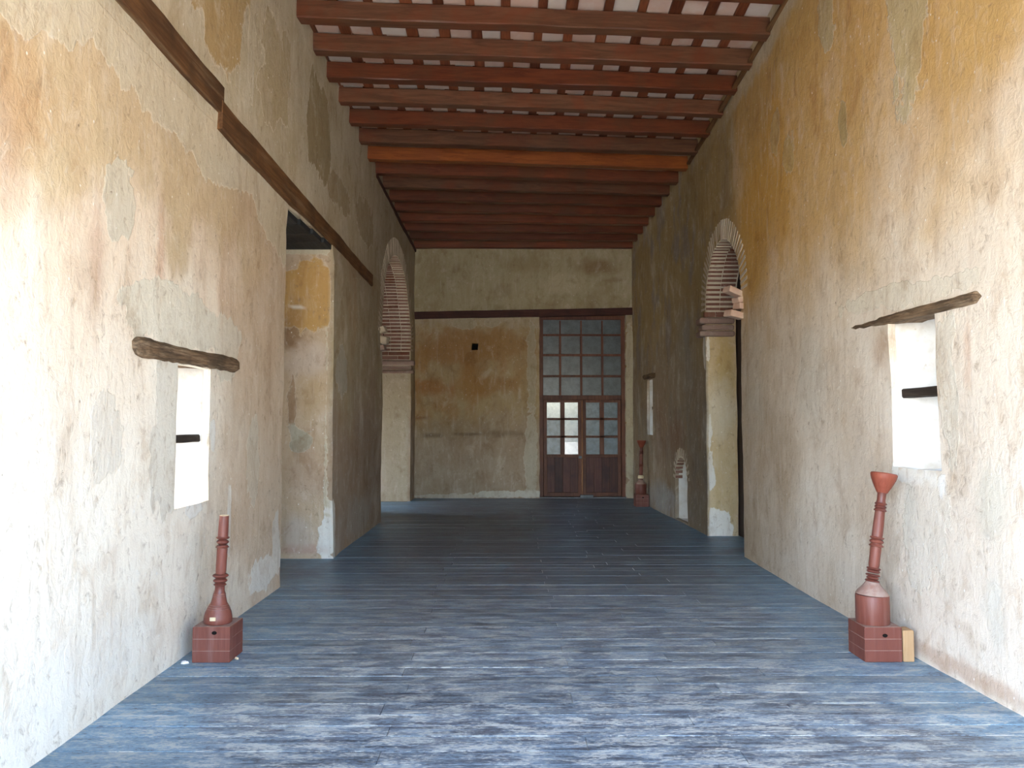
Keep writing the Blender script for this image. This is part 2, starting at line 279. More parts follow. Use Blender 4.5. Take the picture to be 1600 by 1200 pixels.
def tint_back(x, y, z, side):
    n = fbm(x * 1.1, z * 0.9, 32.0, 5); n2 = fbm(x * 4, z * 3, 35.0, 5)
    c = (0.47, 0.42, 0.27) if z > 3.6 else mixc((0.45, 0.35, 0.25), (0.48, 0.37, 0.21), sst(z + 0.5 * n, 1.0, 2.0))
    if z > 3.6: c = mixc(c, (0.38, 0.31, 0.18), 0.6 * sst(n + 0.5 * n2, 0.0, 0.7))
    else: c = mixc(c, (0.42, 0.25, 0.11), 0.7 * sst(n + 0.7 * n2, 0.0, 0.8) * sst(z, 0.9, 1.8)); c = mixc(c, (0.54, 0.47, 0.33), 0.7 * sst(z + 0.15 * n2, 3.35, 3.5))
    c = mottle(c, x * 1.5, z * 1.5, 36.0, mixc(c, (0.26, 0.17, 0.10), 0.6), mixc(c, (0.62, 0.56, 0.44), 0.6), 0.9)
    return lay_patches(c, x, z, P_BACK, 80.0)
def tint_plain(x, y, z, side): return (0.62, 0.54, 0.42), (0.62, 0.54, 0.42), 0.0

def wood(name, c1, c2, c3, axis=0, scale=1.0, rough=0.5, spec=0.4, rnd=0.6, bump=0.25, local=False, weather=None):
    N = NT(name); P = N.objco() if local else N.pos()
    sc = [14 * scale, 14 * scale, 14 * scale]; sc[axis] = 0.9 * scale
    off = N.n('ShaderNodeCombineXYZ'); r = N.math('MULTIPLY', N.rand(), 37.0)
    for i in range(3): N.l(r, off.inputs[i])
    ad = N.n('ShaderNodeVectorMath', operation='ADD'); N.l(P, ad.inputs[0]); N.l(off.outputs[0], ad.inputs[1])
    g = N.noise(N.scaled(ad.outputs[0], sc), 2.2, 6, 0.65, 0.8); bl = N.noise(ad.outputs[0], 2.4, 4, 0.6, 0.4)
    c = N.mix(N.ramp(g, 0.3, 0.68), c1, c2)
    c = N.mix(N.math('MULTIPLY', N.ramp(bl, 0.42, 0.7), 0.8), c, c3)
    dk = N.n('ShaderNodeCombineColor'); br = N.math('ADD', N.math('MULTIPLY', N.rand(), rnd), 1.0 - rnd / 2)
    for i in range(3): N.l(br, dk.inputs[i])
    c = N.mix(1.0, c, dk.outputs[0], 'MULTIPLY')
    if weather: c = N.mix(N.math('MULTIPLY', N.ramp(N.noise(N.scaled(ad.outputs[0], sc), 1.0, 5, 0.7), 0.5, 0.7), weather[1]), c, weather[0])
    N.bump(g, bump, 0.006)
    return N.fin(c, rough, spec)

M = {}
M['plaster'] = plaster()
def whitewash():
    N = NT('whitewash'); P = N.pos(); a = N.noise(P, 5, 6, 0.65); b = N.noise(P, 30, 4, 0.6)
    c = N.mix(N.ramp(a, 0.40, 0.72), (0.78, 0.77, 0.74), (0.64, 0.60, 0.53)); c = N.mix(N.math('MULTIPLY', N.ramp(b, 0.62, 0.75), 0.5), c, (0.5, 0.42, 0.33))
    N.bump(N.math('ADD', a, N.math('MULTIPLY', b, 0.3)), 0.4, 0.02); return N.fin(c, 0.95, 0.1)
M['whitewash'] = whitewash()

def floor_mat(name):
    N = NT(name); P = N.pos(); X = N.sep(P)
    st = N.noise(N.scaled(P, (2.0, 24, 1)), 1.4, 5, 0.70, 0.3); sp = N.noise(N.scaled(P, (16, 42, 1)), 2.0, 4, 0.75); big = N.noise(P, 1.0, 4, 0.62, 0.6)
    base = N.mix(N.ramp(st, 0.36, 0.64), (0.078, 0.092, 0.115), (0.19, 0.265, 0.335))
    # the worn middle of the hall shows bare speckled board, the sides keep more blue-grey paint, its blue pushed to carry the sky sheen
    ax = N.math('ABSOLUTE', N.math('SUBTRACT', X[0], 0.3))
    side = N.ramp(N.math('ADD', ax, N.math('MULTIPLY', N.math('SUBTRACT', big, 0.5), 2.4)), 1.2, 2.2)
    c = N.mix(N.math('MULTIPLY', side, 0.85), base, N.mix(N.ramp(st, 0.3, 0.7), (0.105, 0.225, 0.33), (0.165, 0.31, 0.43)))
    near = N.ramp(X[1], 10.0, 3.2)                      # more traffic wear and dust by the entrance
    c = N.mix(N.math('MULTIPLY', N.ramp(big, 0.46, 0.60), N.math('SUBTRACT', 0.50, N.math('MULTIPLY', near, 0.38))), c, (0.095, 0.088, 0.105))
    cl = N.noise(N.scaled(P, (3.0, 8.0, 1)), 1.6, 4, 0.65, 0.5)
    wear = N.math('MULTIPLY', N.ramp(N.math('ADD', N.math('MULTIPLY', sp, 0.52), N.math('MULTIPLY', cl, 0.48)), 0.485, 0.57), N.math('ADD', 0.12, N.math('MULTIPLY', near, 0.78)))
    c = N.mix(wear, c, (0.42, 0.45, 0.43))
    c = N.mix(N.math('MULTIPLY', N.ramp(N.math('ADD', N.math('MULTIPLY', sp, 0.6), N.math('MULTIPLY', cl, 0.4)), 0.47, 0.38), 0.8), c, (0.035, 0.032, 0.038))
    dk = N.n('ShaderNodeCombineColor'); br = N.math('ADD', N.math('MULTIPLY', N.rand(), 0.36), 0.82)
    for i in range(3): N.l(br, dk.inputs[i])
    c = N.mix(1.0, c, dk.outputs[0], 'MULTIPLY')
    N.bump(sp, 0.22, 0.006)
    return N.fin(c, N.math('ADD', 0.27, N.math('MULTIPLY', N.math('ADD', wear, sp), 0.32)), 0.5)
M['plank'] = floor_mat('worn_blue_grey_floorboards')
def simple(name, col, rough=0.6, spec=0.3, var=None, sc=8, metallic=0.0):
    N = NT(name); P = N.pos(); a = N.noise(P, sc, 5, 0.65)
    c = N.mix(N.ramp(a, 0.35, 0.7), col, var or tuple(x * 0.7 for x in col)); N.bump(a, 0.2, 0.01)
    m = N.fin(c, rough, spec); N.b.inputs['Metallic'].default_value = metallic; return m
M['jamb_pale'] = simple('pale_plaster', (0.60, 0.54, 0.43), 0.95, 0.1, (0.52, 0.44, 0.32), 2.5)
M['dust'] = simple('pale_dust_between_boards', (0.46, 0.42, 0.33), 0.95, 0.1, (0.12, 0.12, 0.12), 2.2)
M['beam'] = wood('red_varnished_beam', (0.095, 0.024, 0.011), (0.175, 0.047, 0.019), (0.105, 0.044, 0.022), 0, 0.7, 0.42, 0.4, 0.6, 0.3)
M['beam_orange'] = wood('orange_varnished_beam', (0.20, 0.05, 0.014), (0.36, 0.105, 0.025), (0.26, 0.07, 0.02), 0, 0.7, 0.42, 0.4, 0.2, 0.3)
M['beam_grey'] = wood('grey_brown_beam', (0.085, 0.036, 0.020), (0.165, 0.075, 0.040), (0.16, 0.040, 0.017), 0, 0.7, 0.5, 0.35, 0.3, 0.3)
M['batten'] = wood('red_brown_batten', (0.11, 0.03, 0.015), (0.22, 0.07, 0.03), (0.15, 0.05, 0.022), 1, 1.2, 0.5, 0.35, 0.8, 0.3)
def tile_mat():
    N = NT('pale_clay_tile'); a = N.noise(N.pos(), 4, 5, 0.6); r = N.rand()
    c = N.mix(r, (0.66, 0.60, 0.56), (0.62, 0.42, 0.34)); c = N.mix(N.math('MULTIPLY', N.ramp(a, 0.45, 0.7), 0.5), c, (0.72, 0.69, 0.66))
    N.bump(a, 0.2, 0.01); return N.fin(c, 0.9, 0.15)
M['tile'] = tile_mat()
M['lintel'] = wood('weathered_grey_brown_lintel', (0.07, 0.045, 0.028), (0.26, 0.17, 0.10), (0.06, 0.045, 0.03), 1, 1.6, 0.85, 0.15, 0.2, 1.0, weather=((0.40, 0.30, 0.20), 0.6))
M['long_lintel'] = wood('dark_oiled_lintel', (0.085, 0.04, 0.018), (0.17, 0.085, 0.035), (0.055, 0.03, 0.016), 1, 0.9, 0.7, 0.2, 0.3, 0.5, weather=((0.36, 0.29, 0.18), 0.25))
M['back_lintel'] = wood('dark_red_lintel', (0.05, 0.016, 0.012), (0.09, 0.03, 0.02), (0.04, 0.015, 0.012), 0, 0.9, 0.6, 0.3, 0.2, 0.4)
M['bar'] = wood('charred_bar', (0.025, 0.018, 0.014), (0.06, 0.045, 0.035), (0.03, 0.02, 0.016), 1, 1.4, 0.8, 0.2, 0.2, 0.8)
M['soffit'] = wood('blackened_soffit_board', (0.014, 0.016, 0.018), (0.035, 0.038, 0.04), (0.02, 0.022, 0.024), 1, 0.8, 0.7, 0.25, 0.5, 0.4)
M['dark_door'] = wood('dark_brown_plank_door', (0.022, 0.013, 0.01), (0.045, 0.026, 0.02), (0.03, 0.018, 0.013), 2, 0.8, 0.6, 0.3, 0.4, 0.4)
M['door_wood'] = wood('red_brown_door_wood', (0.11, 0.035, 0.02), (0.19, 0.075, 0.04), (0.08, 0.028, 0.02), 2, 1.0, 0.5, 0.35, 0.25, 0.3)
M['door_panel'] = wood('dark_red_door_boards', (0.07, 0.022, 0.02), (0.12, 0.045, 0.032), (0.05, 0.018, 0.02), 2, 1.0, 0.5, 0.35, 0.5, 0.3)
M['door_edge'] = wood('orange_door_edge', (0.32, 0.13, 0.05), (0.42, 0.20, 0.08), (0.25, 0.10, 0.04), 2, 1.0, 0.5, 0.35, 0.2, 0.3)
M['terracotta'] = wood('terracotta_painted_wood', (0.145, 0.040, 0.027), (0.20, 0.064, 0.043), (0.17, 0.051, 0.035), 2, 1.2, 0.48, 0.4, 0.15, 0.15, local=True, weather=((0.28, 0.16, 0.135), 0.35))
M['terracotta_dark'] = wood('dark_red_turned_wood', (0.11, 0.030, 0.022), (0.17, 0.052, 0.036), (0.14, 0.041, 0.029), 2, 1.2, 0.4, 0.45, 0.1, 0.15, local=True)
M['terracotta_bright'] = wood('bright_orange_red_wood', (0.21, 0.046, 0.025), (0.27, 0.07, 0.04), (0.24, 0.058, 0.032), 2, 1.2, 0.5, 0.4, 0.1, 0.15, local=True)
M['dusty'] = simple('dust_on_wood', (0.34, 0.25, 0.21), 0.9, 0.1, (0.26, 0.15, 0.12), 14)
M['cut_end'] = simple('pale_cut_end', (0.72, 0.58, 0.38), 0.8, 0.2)
M['tan_block'] = wood('tan_wood_block', (0.40, 0.24, 0.12), (0.52, 0.34, 0.18), (0.44, 0.28, 0.15), 2, 1.6, 0.8, 0.2, 0.1, 0.3, local=True)
M['hole'] = simple('hole_shade', (0.012, 0.010, 0.009), 0.95, 0.1)  # near-black colour stands in for the shade inside holes
M['paper'] = simple('cream_tape', (0.70, 0.58, 0.38), 0.8, 0.2, (0.62, 0.45, 0.28))
M['iron'] = simple('grey_iron', (0.20, 0.22, 0.24), 0.5, 0.5)
M['ground'] = simple('pale_sunlit_gravel', (0.55, 0.50, 0.42), 0.95, 0.1, (0.46, 0.41, 0.33), 1.2)
def brick_mat(name, a, b, c3):
    N = NT(name); P = N.pos(); n1 = N.noise(P, 9, 5, 0.65); n2 = N.noise(P, 40, 4, 0.6)
    c = N.mix(N.rand(), a, b); c = N.mix(N.math('MULTIPLY', N.ramp(n1, 0.42, 0.72), 0.65), c, c3); c = N.mix(N.math('MULTIPLY', N.ramp(n2, 0.62, 0.78), 0.4), c, LIME)
    N.bump(N.math('ADD', n1, N.math('MULTIPLY', n2, 0.5)), 0.5, 0.012); return N.fin(c, 0.92, 0.12)
M['brick'] = brick_mat('mauve_red_brick', (0.17, 0.065, 0.04), (0.26, 0.14, 0.11), (0.24, 0.16, 0.13))
M['brick_lime'] = brick_mat('lime_washed_brick', (0.52, 0.44, 0.33), (0.58, 0.50, 0.40), (0.62, 0.56, 0.43))
M['brick_pink'] = brick_mat('broken_pink_brick', (0.58, 0.38, 0.28), (0.60, 0.44, 0.36), (0.66, 0.58, 0.48))
M['impost'] = brick_mat('grey_mauve_impost', (0.26, 0.17, 0.14), (0.32, 0.23, 0.20), (0.36, 0.29, 0.24))
def glass_mat(name, dirt, col, rough=0.12):
    N = NT(name); tr = N.n('ShaderNodeBsdfTransparent'); tr.inputs[0].default_value = (0.92, 0.95, 0.97, 1)
    a = N.noise(N.pos(), 7, 5, 0.7)
    N.fin(N.mix(N.ramp(a, 0.3, 0.7), col, tuple(x * 1.6 for x in col)), rough, 0.5)
    mx = N.n('ShaderNodeMixShader'); N.put(mx.inputs[0], N.math('ADD', dirt, N.math('MULTIPLY', a, 0.12), True)); N.l(tr.outputs[0], mx.inputs[1]); N.l(N.b.outputs[0], mx.inputs[2]); N.l(mx.outputs[0], N.out.inputs[0])
    return N.m
M['glass_dusty'] = glass_mat('dusty_grey_glass', 0.96, (0.085, 0.11, 0.125), 0.3)
M['glass_clean'] = glass_mat('clear_glass', 0.66, (0.26, 0.29, 0.31), 0.08)
M['glass_blue'] = glass_mat('dusty_blue_glass', 0.90, (0.12, 0.165, 0.20), 0.25)  # dust, with a blue reflection also put into the colour

# ------------------------------------------------------------------ the hall's plan
def XL(y): return interp(y, (7.1, 8.55, 11.7, 14.7, 15.3), (-2.085, -1.955, -1.935, -1.875, -1.87))
def XLup(y): return interp(y, (5.0, 15.3), (-2.08, -1.89))
def XR(y): return interp(y, (8.6, 11.5, 15.3), (2.622, 2.60, 2.48))
YB = 15.3; Y0 = 1.1
NB = 16; FRONT_H = 3.4
def beamY(i, right):   # far lower edge of beam i
    yr = interp(i, (-4, 0, 8, 15), (4.75, 7.06, 11.76, 15.3))
    return yr if right else yr - interp(i, (-4, 0, 8, 15), (0.28, 0.28, 0.47, 0.05))
def beamZ(i): return interp(i, (-16, 0, 1, 8, 15), (6.15, 5.43, 5.385, 5.17, 4.975))
BH, BW = 0.185, 0.145
def ceilZ(y): return interp(y, (-1.6, 7.06, 7.64, 11.76, 15.3, 16.5), (6.05, 5.43, 5.385, 5.17, 4.975, 4.92)) + BH + 0.035

def set_tint(me, tint, side_from):
    at = me.color_attributes.new('tint', 'FLOAT_COLOR', 'POINT'); buf = []; ov = []
    for i, v in enumerate(me.vertices):
        c, o, m = tint(v.co.x, v.co.y, v.co.z, i >= side_from)
        buf += (max(0, c[0]), max(0, c[1]), max(0, c[2]), m); ov += (max(0, o[0]), max(0, o[1]), max(0, o[2]), 1.0)
    at.data.foreach_set('color', buf)
    a2 = me.color_attributes.new('coat', 'FLOAT_COLOR', 'POINT'); a2.data.foreach_set('color', ov)

def wjit(sign, y, z, jit=0.012):
    return sign * jit * (1.3 * noise.noise(Vector((y * 0.9, z * 0.9, sign * 3.0))) + 0.5 * noise.noise(Vector((y * 3, z * 3, sign * 5.0))) + 0.16 * noise.noise(Vector((y * 11, z * 9, sign * 6.0))))

def wall(name, xf, sign, y0, y1, top, openings, thick, tint, step=0.034, jit=0.012, warp=0.012):
    """A masonry wall with openings: dict(y0, y1, z0, z1, r=1 for a half-circle head, depth of its plastered reveal)."""
    verts, faces = [], []
    def lattice(step, zstep, xoff, fine):
        eps = 0.3 * zstep
        ys = set(); n = int((y1 - y0) / step)
        for i in range(n + 1): ys.add(round(y0 + (y1 - y0) * i / n, 4))
        for o in openings:
            ys = {y for y in ys if not (abs(y - o['y0']) < step * 0.4 or abs(y - o['y1']) < step * 0.4)}
            if 'r' in o:
                ys = {y for y in ys if not (o['y0'] < y < o['y1'])}
                c = (o['y0'] + o['y1']) / 2; r = (o['y1'] - o['y0']) / 2; k2 = max(12, int(math.pi * r / step))
                for k in range(k2 + 1): ys.add(round(c - r * math.cos(math.pi * k / k2), 4))
            ys.add(o['y0']); ys.add(o['y1'])
        ys = sorted(ys)
        zl = set(round(zstep * i, 4) for i in range(int(6.6 / zstep)))
        for o in openings:
            for z in (o['z0'], o['z1']): zl = {q for q in zl if abs(q - z) > eps}
        for o in openings: zl.add(o['z0']); zl.add(o['z1'])
        zl.add(0.0); zl = sorted(zl)
        def ztop(o, y):
            if 'r' not in o: return o['z1']
            c = (o['y0'] + o['y1']) / 2; r = (o['y1'] - o['y0']) / 2
            return o['z1'] + math.sqrt(max(0, r * r - (y - c) ** 2))
        V = {}
        def vert(y, z):
            k = (round(y, 4), round(z, 4))
            if k not in V:
                x = xf(y, z) + xoff; yy, zz = y, z
                if fine:
                    x += wjit(sign, y, z, jit)
                    if z > 0.01 and y0 + 0.1 < y < y1 - 0.1:
                        yy += warp * (noise.noise(Vector((y * 2.0, z * 4.0, 2.2))) + 0.4 * noise.noise(Vector((y * 9.0, z * 9.0, 2.7)))); zz += warp * 0.7 * noise.noise(Vector((y * 4.0, z * 2.0, 8.2)))
                V[k] = len(verts); verts.append((x, yy, zz))
            return V[k]
        first = len(faces)
        for ya, yb in zip(ys, ys[1:]):
            m = (ya + yb) / 2
            blocks = sorted([o for o in openings if o['y0'] < m < o['y1']], key=lambda o: o['z0'])
            ivs = []; lo = (0.0, 0.0)
            for o in blocks:
                if o['z0'] > 1e-4: ivs.append((lo, (o['z0'], o['z0'])))
                lo = (ztop(o, ya), ztop(o, yb))
            ivs.append((lo, (top(ya), top(yb))))
            for (la, lb), (ha, hb) in ivs:
                a, b = max(la, lb) + eps, min(ha, hb) - eps
                cuts = [z for z in zl if a < z < b]
                A = [la] + cuts + [ha]; B = [lb] + cuts + [hb]
                for k in range(len(A) - 1):
                    if A[k + 1] - A[k] < zstep * 1.05 and B[k + 1] - B[k] < zstep * 1.05:
                        ids = [vert(ya, A[k]), vert(yb, B[k]), vert(yb, B[k + 1]), vert(ya, A[k + 1])]
                    else:
                        left = [A[k]] + [z for z in zl if A[k] + eps < z < A[k + 1] - eps] + [A[k + 1]]
                        right = [B[k]] + [z for z in zl if B[k] + eps < z < B[k + 1] - eps] + [B[k + 1]]
                        ids = [vert(ya, z) for z in reversed(left)] + [vert(yb, z) for z in right]
                    u = list(dict.fromkeys(ids))
                    if len(u) > 2: faces.append(tuple(u))
        return first
    lattice(step, step, 0.0, True)
    nfront = len(verts); count = {}
    for f in faces:
        for a, b in zip(f, f[1:] + f[:1]):
            k = (min(a, b), max(a, b)); count[k] = count.get(k, 0) + 1
    bound = [e for e, c in count.items() if c == 1]; colv = {}
    def depth_of(y, z):
        for o in openings:
            if o['y0'] - 0.06 < y < o['y1'] + 0.06 and o['z0'] - 0.06 < z < o['z1'] + 0.06 + (o['y1'] - o['y0']) / 2 * ('r' in o): return o.get('depth', thick)
        return thick
    NS = 10
    def column(i):
        if i not in colv:
            x, y, z = verts[i]; d = depth_of(y, z); ids = [i]
            for k in range(1, NS + 1):
                ids.append(len(verts)); w = 0.008 * noise.noise(Vector((k * 0.7, y * 4, z * 4)))
                verts.append((x + sign * d * k / NS, y + w, z))
            colv[i] = ids
        return colv[i]
    for a, b in bound:
        ca, cb = column(a), column(b)
        for k in range(NS): faces.append((ca[k], cb[k], cb[k + 1], ca[k + 1]))
    ntint = len(verts)
    lattice(0.5, 0.6, sign * (thick + 0.02), False)
    me = mesh(verts, faces); 
    bm = bmesh.new(); bm.from_mesh(me); bmesh.ops.recalc_face_normals(bm, faces=bm.faces[:]); bm.to_mesh(me); bm.free()
    set_tint(me, tint, nfront)
    return obj(name, me, M['plaster'], None, True, 38)

# ------------------------------------------------------------------ ground outside and floor
g = obj('ground', box((-60, -70, -0.5), (60, 70, -0.30)), M['ground'])
tag(g, 'pale sunlit ground outside the hall', 'ground', 'structure')

fl = obj('floor', box((-5.2, Y0 - 0.4, -0.29), (3.6, YB + 0.4, -0.007)), M['dust'])
tag(fl, 'worn blue grey floorboards laid across the long hall', 'floor', 'structure')
r = random.Random(3)
y = 2.75; row = 0
while y < YB - 0.01:
    w = r.choice((0.13, 0.14, 0.15, 0.16, 0.165)); y1 = min(y + w, YB + 0.02)
    xa = XL(y) - (0.85 if (7.15 < y < 8.5 or 11.75 < y < 14.65) else 0.05)
    xb = XR(y) + (0.55 if 8.7 < y < 10.2 else 0.05)
    joints = [xa] + ([-0.62 + r.uniform(-0.05, 0.05), 1.30 + r.uniform(-0.3, 0.3)] if row % 2 else [r.choice((0.35, 0.36, 0.9)) + r.uniform(-0.03, 0.03)]) + [xb]
    for a, b in zip(joints, joints[1:]):
        gp = 0.0010 if r.random() < 0.6 else 0.0028
        dz = r.uniform(-0.0012, 0.0012)
        bm = bmesh.new(); fs = box_bm(bm, (a + 0.0015, y + gp, -0.03), (b - 0.0015, y1 - gp, dz))
        bmesh.ops.bevel(bm, geom=[e for e in bm.edges if abs(e.verts[0].co.z - dz) < 1e-5 and abs(e.verts[1].co.z - dz) < 1e-5], offset=0.0012, segments=1, affect='EDGES')
        obj('plank', bm_mesh(bm), M['plank'], fl)
    y = y1; row += 1
nb = obj('boards_by_the_entrance', box((XL(0) - 0.05, Y0 - 0.35, -0.03), (XR(0) + 0.05, 2.748, 0.0)), M['plank'], fl); nb['kind'] = 'stuff'

# ------------------------------------------------------------------ walls
topf = lambda y: ceilZ(y) + 0.0
def xl(y, z):
    t = min(1, max(0, (z - 3.3) / 0.5)); x = XL(y) * (1 - t) + XLup(y) * t
    if 8.4 < y < 8.9: x += 0.035 * max(0, 1 - z / 0.7) * (1 - (y - 8.4) / 0.5)
    return x
op_left = [dict(y0=4.82, y1=5.36, z0=0.96, z1=1.87, depth=0.05), dict(y0=7.1, y1=8.56, z0=0.0, z1=3.50), dict(y0=11.69, y1=14.71, z0=0.0, z1=2.86, r=1)]
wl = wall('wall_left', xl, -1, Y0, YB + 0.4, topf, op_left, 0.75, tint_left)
tag(wl, 'stained cream and ochre plaster wall with one long timber lintel', 'wall', 'structure')
def xr(y, z):
    x = XR(y)
    return x + 0.02 * math.sin(y * 0.8)
op_right = [dict(y0=4.66, y1=5.22, z0=1.2, z1=2.20, depth=0.05), dict(y0=8.66, y1=10.22, z0=0.0, z1=2.985, r=1), dict(y0=11.25, y1=12.0, z0=0.02, z1=0.62, r=1, depth=0.06),
            dict(y0=13.42, y1=13.86, z0=1.28, z1=2.26, depth=0.04)]
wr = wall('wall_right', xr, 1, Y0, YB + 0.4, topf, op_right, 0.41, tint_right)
tag(wr, 'ochre washed plaster wall with a brick arched doorway', 'wall', 'structure')
# the front wall around the wide entrance in which the photographer stands
bm = bmesh.new()
for lo, hi in (((-3.0, Y0 - 0.4, -0.3), (-1.95, Y0, 6.4)), ((2.45, Y0 - 0.4, -0.3), (3.3, Y0, 6.4)), ((-1.95, Y0 - 0.4, FRONT_H), (2.45, Y0, 6.4))): box_bm(bm, lo, hi)
wf = obj('wall_front', bm_mesh(bm), M['jamb_pale']); tag(wf, 'plaster front wall around the wide open entrance', 'wall', 'structure')
# the back wall, with the doorway at its right end and a small beam hole
def back_wall():
    def grid(a, b, st, keep):
        v = {round(a + (b - a) * i / int((b - a) / st), 4) for i in range(int((b - a) / st) + 1)}
        for k in keep: v = {q for q in v if abs(q - k) > st * 0.4}
        return sorted(v | set(keep))
    xs = grid(-2.5, 3.0, 0.045, [-2.5, -0.745, -0.615, 0.61, 2.335, 3.0]); zs = grid(0.0, 5.3, 0.045, [0.0, 2.945, 3.08, 3.655, 5.3])
    verts, faces, V = [], [], {}
    def v(i, j):
        if (i, j) not in V:
            x, z = xs[i], zs[j]; V[(i, j)] = len(verts)
            verts.append((x + 0.012 * noise.noise(Vector((x * 3, 1, z * 4))), YB + 0.014 * noise.noise(Vector((x * 1.1, 4.2, z * 1.1))), z + (0.010 * noise.noise(Vector((x * 4, 7, z * 4))) if z > 0.01 else 0)))
        return V[(i, j)]
    for i in range(len(xs) - 1):
        for j in range(len(zs) - 1):
            xm, zm = (xs[i] + xs[i + 1]) / 2, (zs[j] + zs[j + 1]) / 2
            if 0.61 < xm < 2.335 and zm < 3.655: continue
            if -0.745 < xm < -0.615 and 2.945 < zm < 3.08: continue
            faces.append((v(i, j), v(i + 1, j), v(i + 1, j + 1), v(i, j + 1)))
    count = {}
    for f in faces:
        for a, b in zip(f, f[1:] + f[:1]): count[(min(a, b), max(a, b))] = count.get((min(a, b), max(a, b)), 0) + 1
    n0 = len(verts); bk = {}
    def b(i):
        if i not in bk: bk[i] = len(verts); p = verts[i]; verts.append((p[0], p[1] + 0.4, p[2]))
        return bk[i]
    for (p, q), c in count.items():
        if c == 1: faces.append((p, q, b(q), b(p)))
    me = mesh(verts, faces); bm = bmesh.new(); bm.from_mesh(me); bmesh.ops.recalc_face_normals(bm, faces=bm.faces[:]); bm.to_mesh(me); bm.free()
    set_tint(me, tint_back, 10 ** 9); return me
wb = obj('wall_back', back_wall(), M['plaster'], None, True, 38)
tag(wb, 'brown stained plaster end wall beside the glazed door', 'wall', 'structure')
obj('beam_hole', box((-0.78, YB + 0.2, 2.90), (-0.58, YB + 0.42, 3.12)), M['hole'], wb)
obj('lintel', timber((-1.93, YB - 0.005, 3.635), (2.50, YB - 0.005, 3.72), 0.09, 0.145, 24, 0.005, 0.006, 5), M['back_lintel'], wb)

# ------------------------------------------------------------------ ceiling: beams, battens, clay tiles
def slab():
    ys = [Y0, 2, 5, 7.06, 7.64, 9.5, 11.76, 13.5, 15.3, YB + 0.4]; vs_ = []; fs = []
    for yv in ys:
        z = ceilZ(yv) + 0.035
        vs_ += [(-3.0, yv, z), (3.2, yv, z), (3.2, yv, z + 0.2), (-3.0, yv, z + 0.2)]
    for i in range(len(ys) - 1):
        for j in range(4):
            k = (j + 1) % 4; fs.append((i * 4 + j, i * 4 + k, (i + 1) * 4 + k, (i + 1) * 4 + j))
    fs += [(0, 1, 2, 3), tuple((len(ys) - 1) * 4 + j for j in (3, 2, 1, 0))]
    bm = bmesh.new(); bv = [bm.verts.new(p) for p in vs_]
    for f in fs: bm.faces.new([bv[i] for i in f])
    return bm_mesh(bm)
ce = obj('ceiling', slab(), M['tile'])
tag(ce, 'open timber ceiling of dark red beams under clay tiles', 'ceiling', 'structure')
for i in range(-4, NB):
    yl, yr_, z = beamY(i, False) - BW / 2, beamY(i, True) - BW / 2, beamZ(i) + BH / 2
    a, b = Vector((-2.16, yl, z + random.uniform(-0.008, 0.008))), Vector((2.70, yr_, z + random.uniform(-0.008, 0.008)))
    obj('beam', timber(a, b, BW + random.uniform(-0.01, 0.012), BH + random.uniform(-0.01, 0.005), 22, 0.006, 0.010, i + 40), M['beam_orange'] if i == 7 else M['beam_grey'] if i in (1, 2, 4, 6, 9) else M['beam'], ce)
bx = [-2.03 + 0.335 * k for k in range(14)]
for i in range(-2, 6):
    for k, x in enumerate(bx):
        x += random.uniform(-0.03, 0.03); ww = random.uniform(0.085, 0.12)
        ya = interp(x, (-2.1, 2.6), (beamY(i, False), beamY(i, True))) - BW * 0.5; yb = interp(x, (-2.1, 2.6), (beamY(i + 1, False), beamY(i + 1, True))) - BW * 0.5
        za, zb = beamZ(i) + BH + 0.0175, beamZ(i + 1) + BH + 0.0175
        obj('batten', timber((x, ya, za), (x, yb, zb), ww, 0.035, 3, 0.002, 0.003, 100 + i * 20 + k), M['batten'], ce)
        if k < len(bx):
            x0 = bx[k]; x1 = bx[k] + 0.335 - 0.006
            p = []
            for (xx, s) in ((x0, 0), (x1, 0), (x1, 1), (x0, 1)):
                ii = i + s; yy = interp(xx, (-2.1, 2.6), (beamY(ii, False), beamY(ii, True))) - BW * 0.5 + (0.003 if s == 0 else -0.003)
                p.append((xx, yy, beamZ(ii) + BH + 0.0355))
            vs_ = p + [(q[0], q[1], q[2] + 0.03) for q in p]
            me = mesh(vs_, [(3, 2, 1, 0), (4, 5, 6, 7), (0, 1, 5, 4), (1, 2, 6, 5), (2, 3, 7, 6), (3, 0, 4, 7)])
            obj('tile', me, M['tile'], ce)
# thin wall plates under the beam ends
t1 = obj('trim_1', timber((2.60, 2.0, 5.72), (2.595, 10.9, 5.235), 0.05, 0.035, 30, 0.004, 0.004, 61), M['long_lintel']); tag(t1, 'thin dark timber strip along the ochre wall below the beams', 'trim', 'structure')
t2 = obj('trim_2', timber((-1.965, 11.2, 5.145), (-1.885, 15.3, 4.95), 0.05, 0.05, 16, 0.004, 0.004, 62), M['back_lintel']); tag(t2, 'dark timber wall plate under the farthest beam ends', 'trim', 'structure')

# ------------------------------------------------------------------ long lintel over the left opening, soffit and door behind it
obj('lintel', timber((-2.10, 1.2, 3.86), (-2.10, 5.44, 3.81), 0.10, 0.205, 26, 0.007, 0.008, 11), M['long_lintel'], wl)
obj('lintel', timber((-2.10, 5.40, 3.70), (-1.965, 10.80, 3.505), 0.10, 0.20, 30, 0.007, 0.008, 12, taper=lambda t: 1.08 - 0.25 * t), M['long_lintel'], wl)
for k in range(4):
    y0_ = 7.08 + k * 0.375
    obj('soffit_board', box((-2.9, max(7.105, y0_ + 0.004), 3.44), (-2.07 + 0.025 * k, min(8.555, y0_ + 0.371), 3.495), 0.004), M['soffit'], wl)
d2 = obj('door_2', box((-2.92, 7.0, 0.0), (-2.86, 8.7, 3.5)), M['dark_door']); tag(d2, 'dark timber door deep in the side opening', 'door', 'structure')

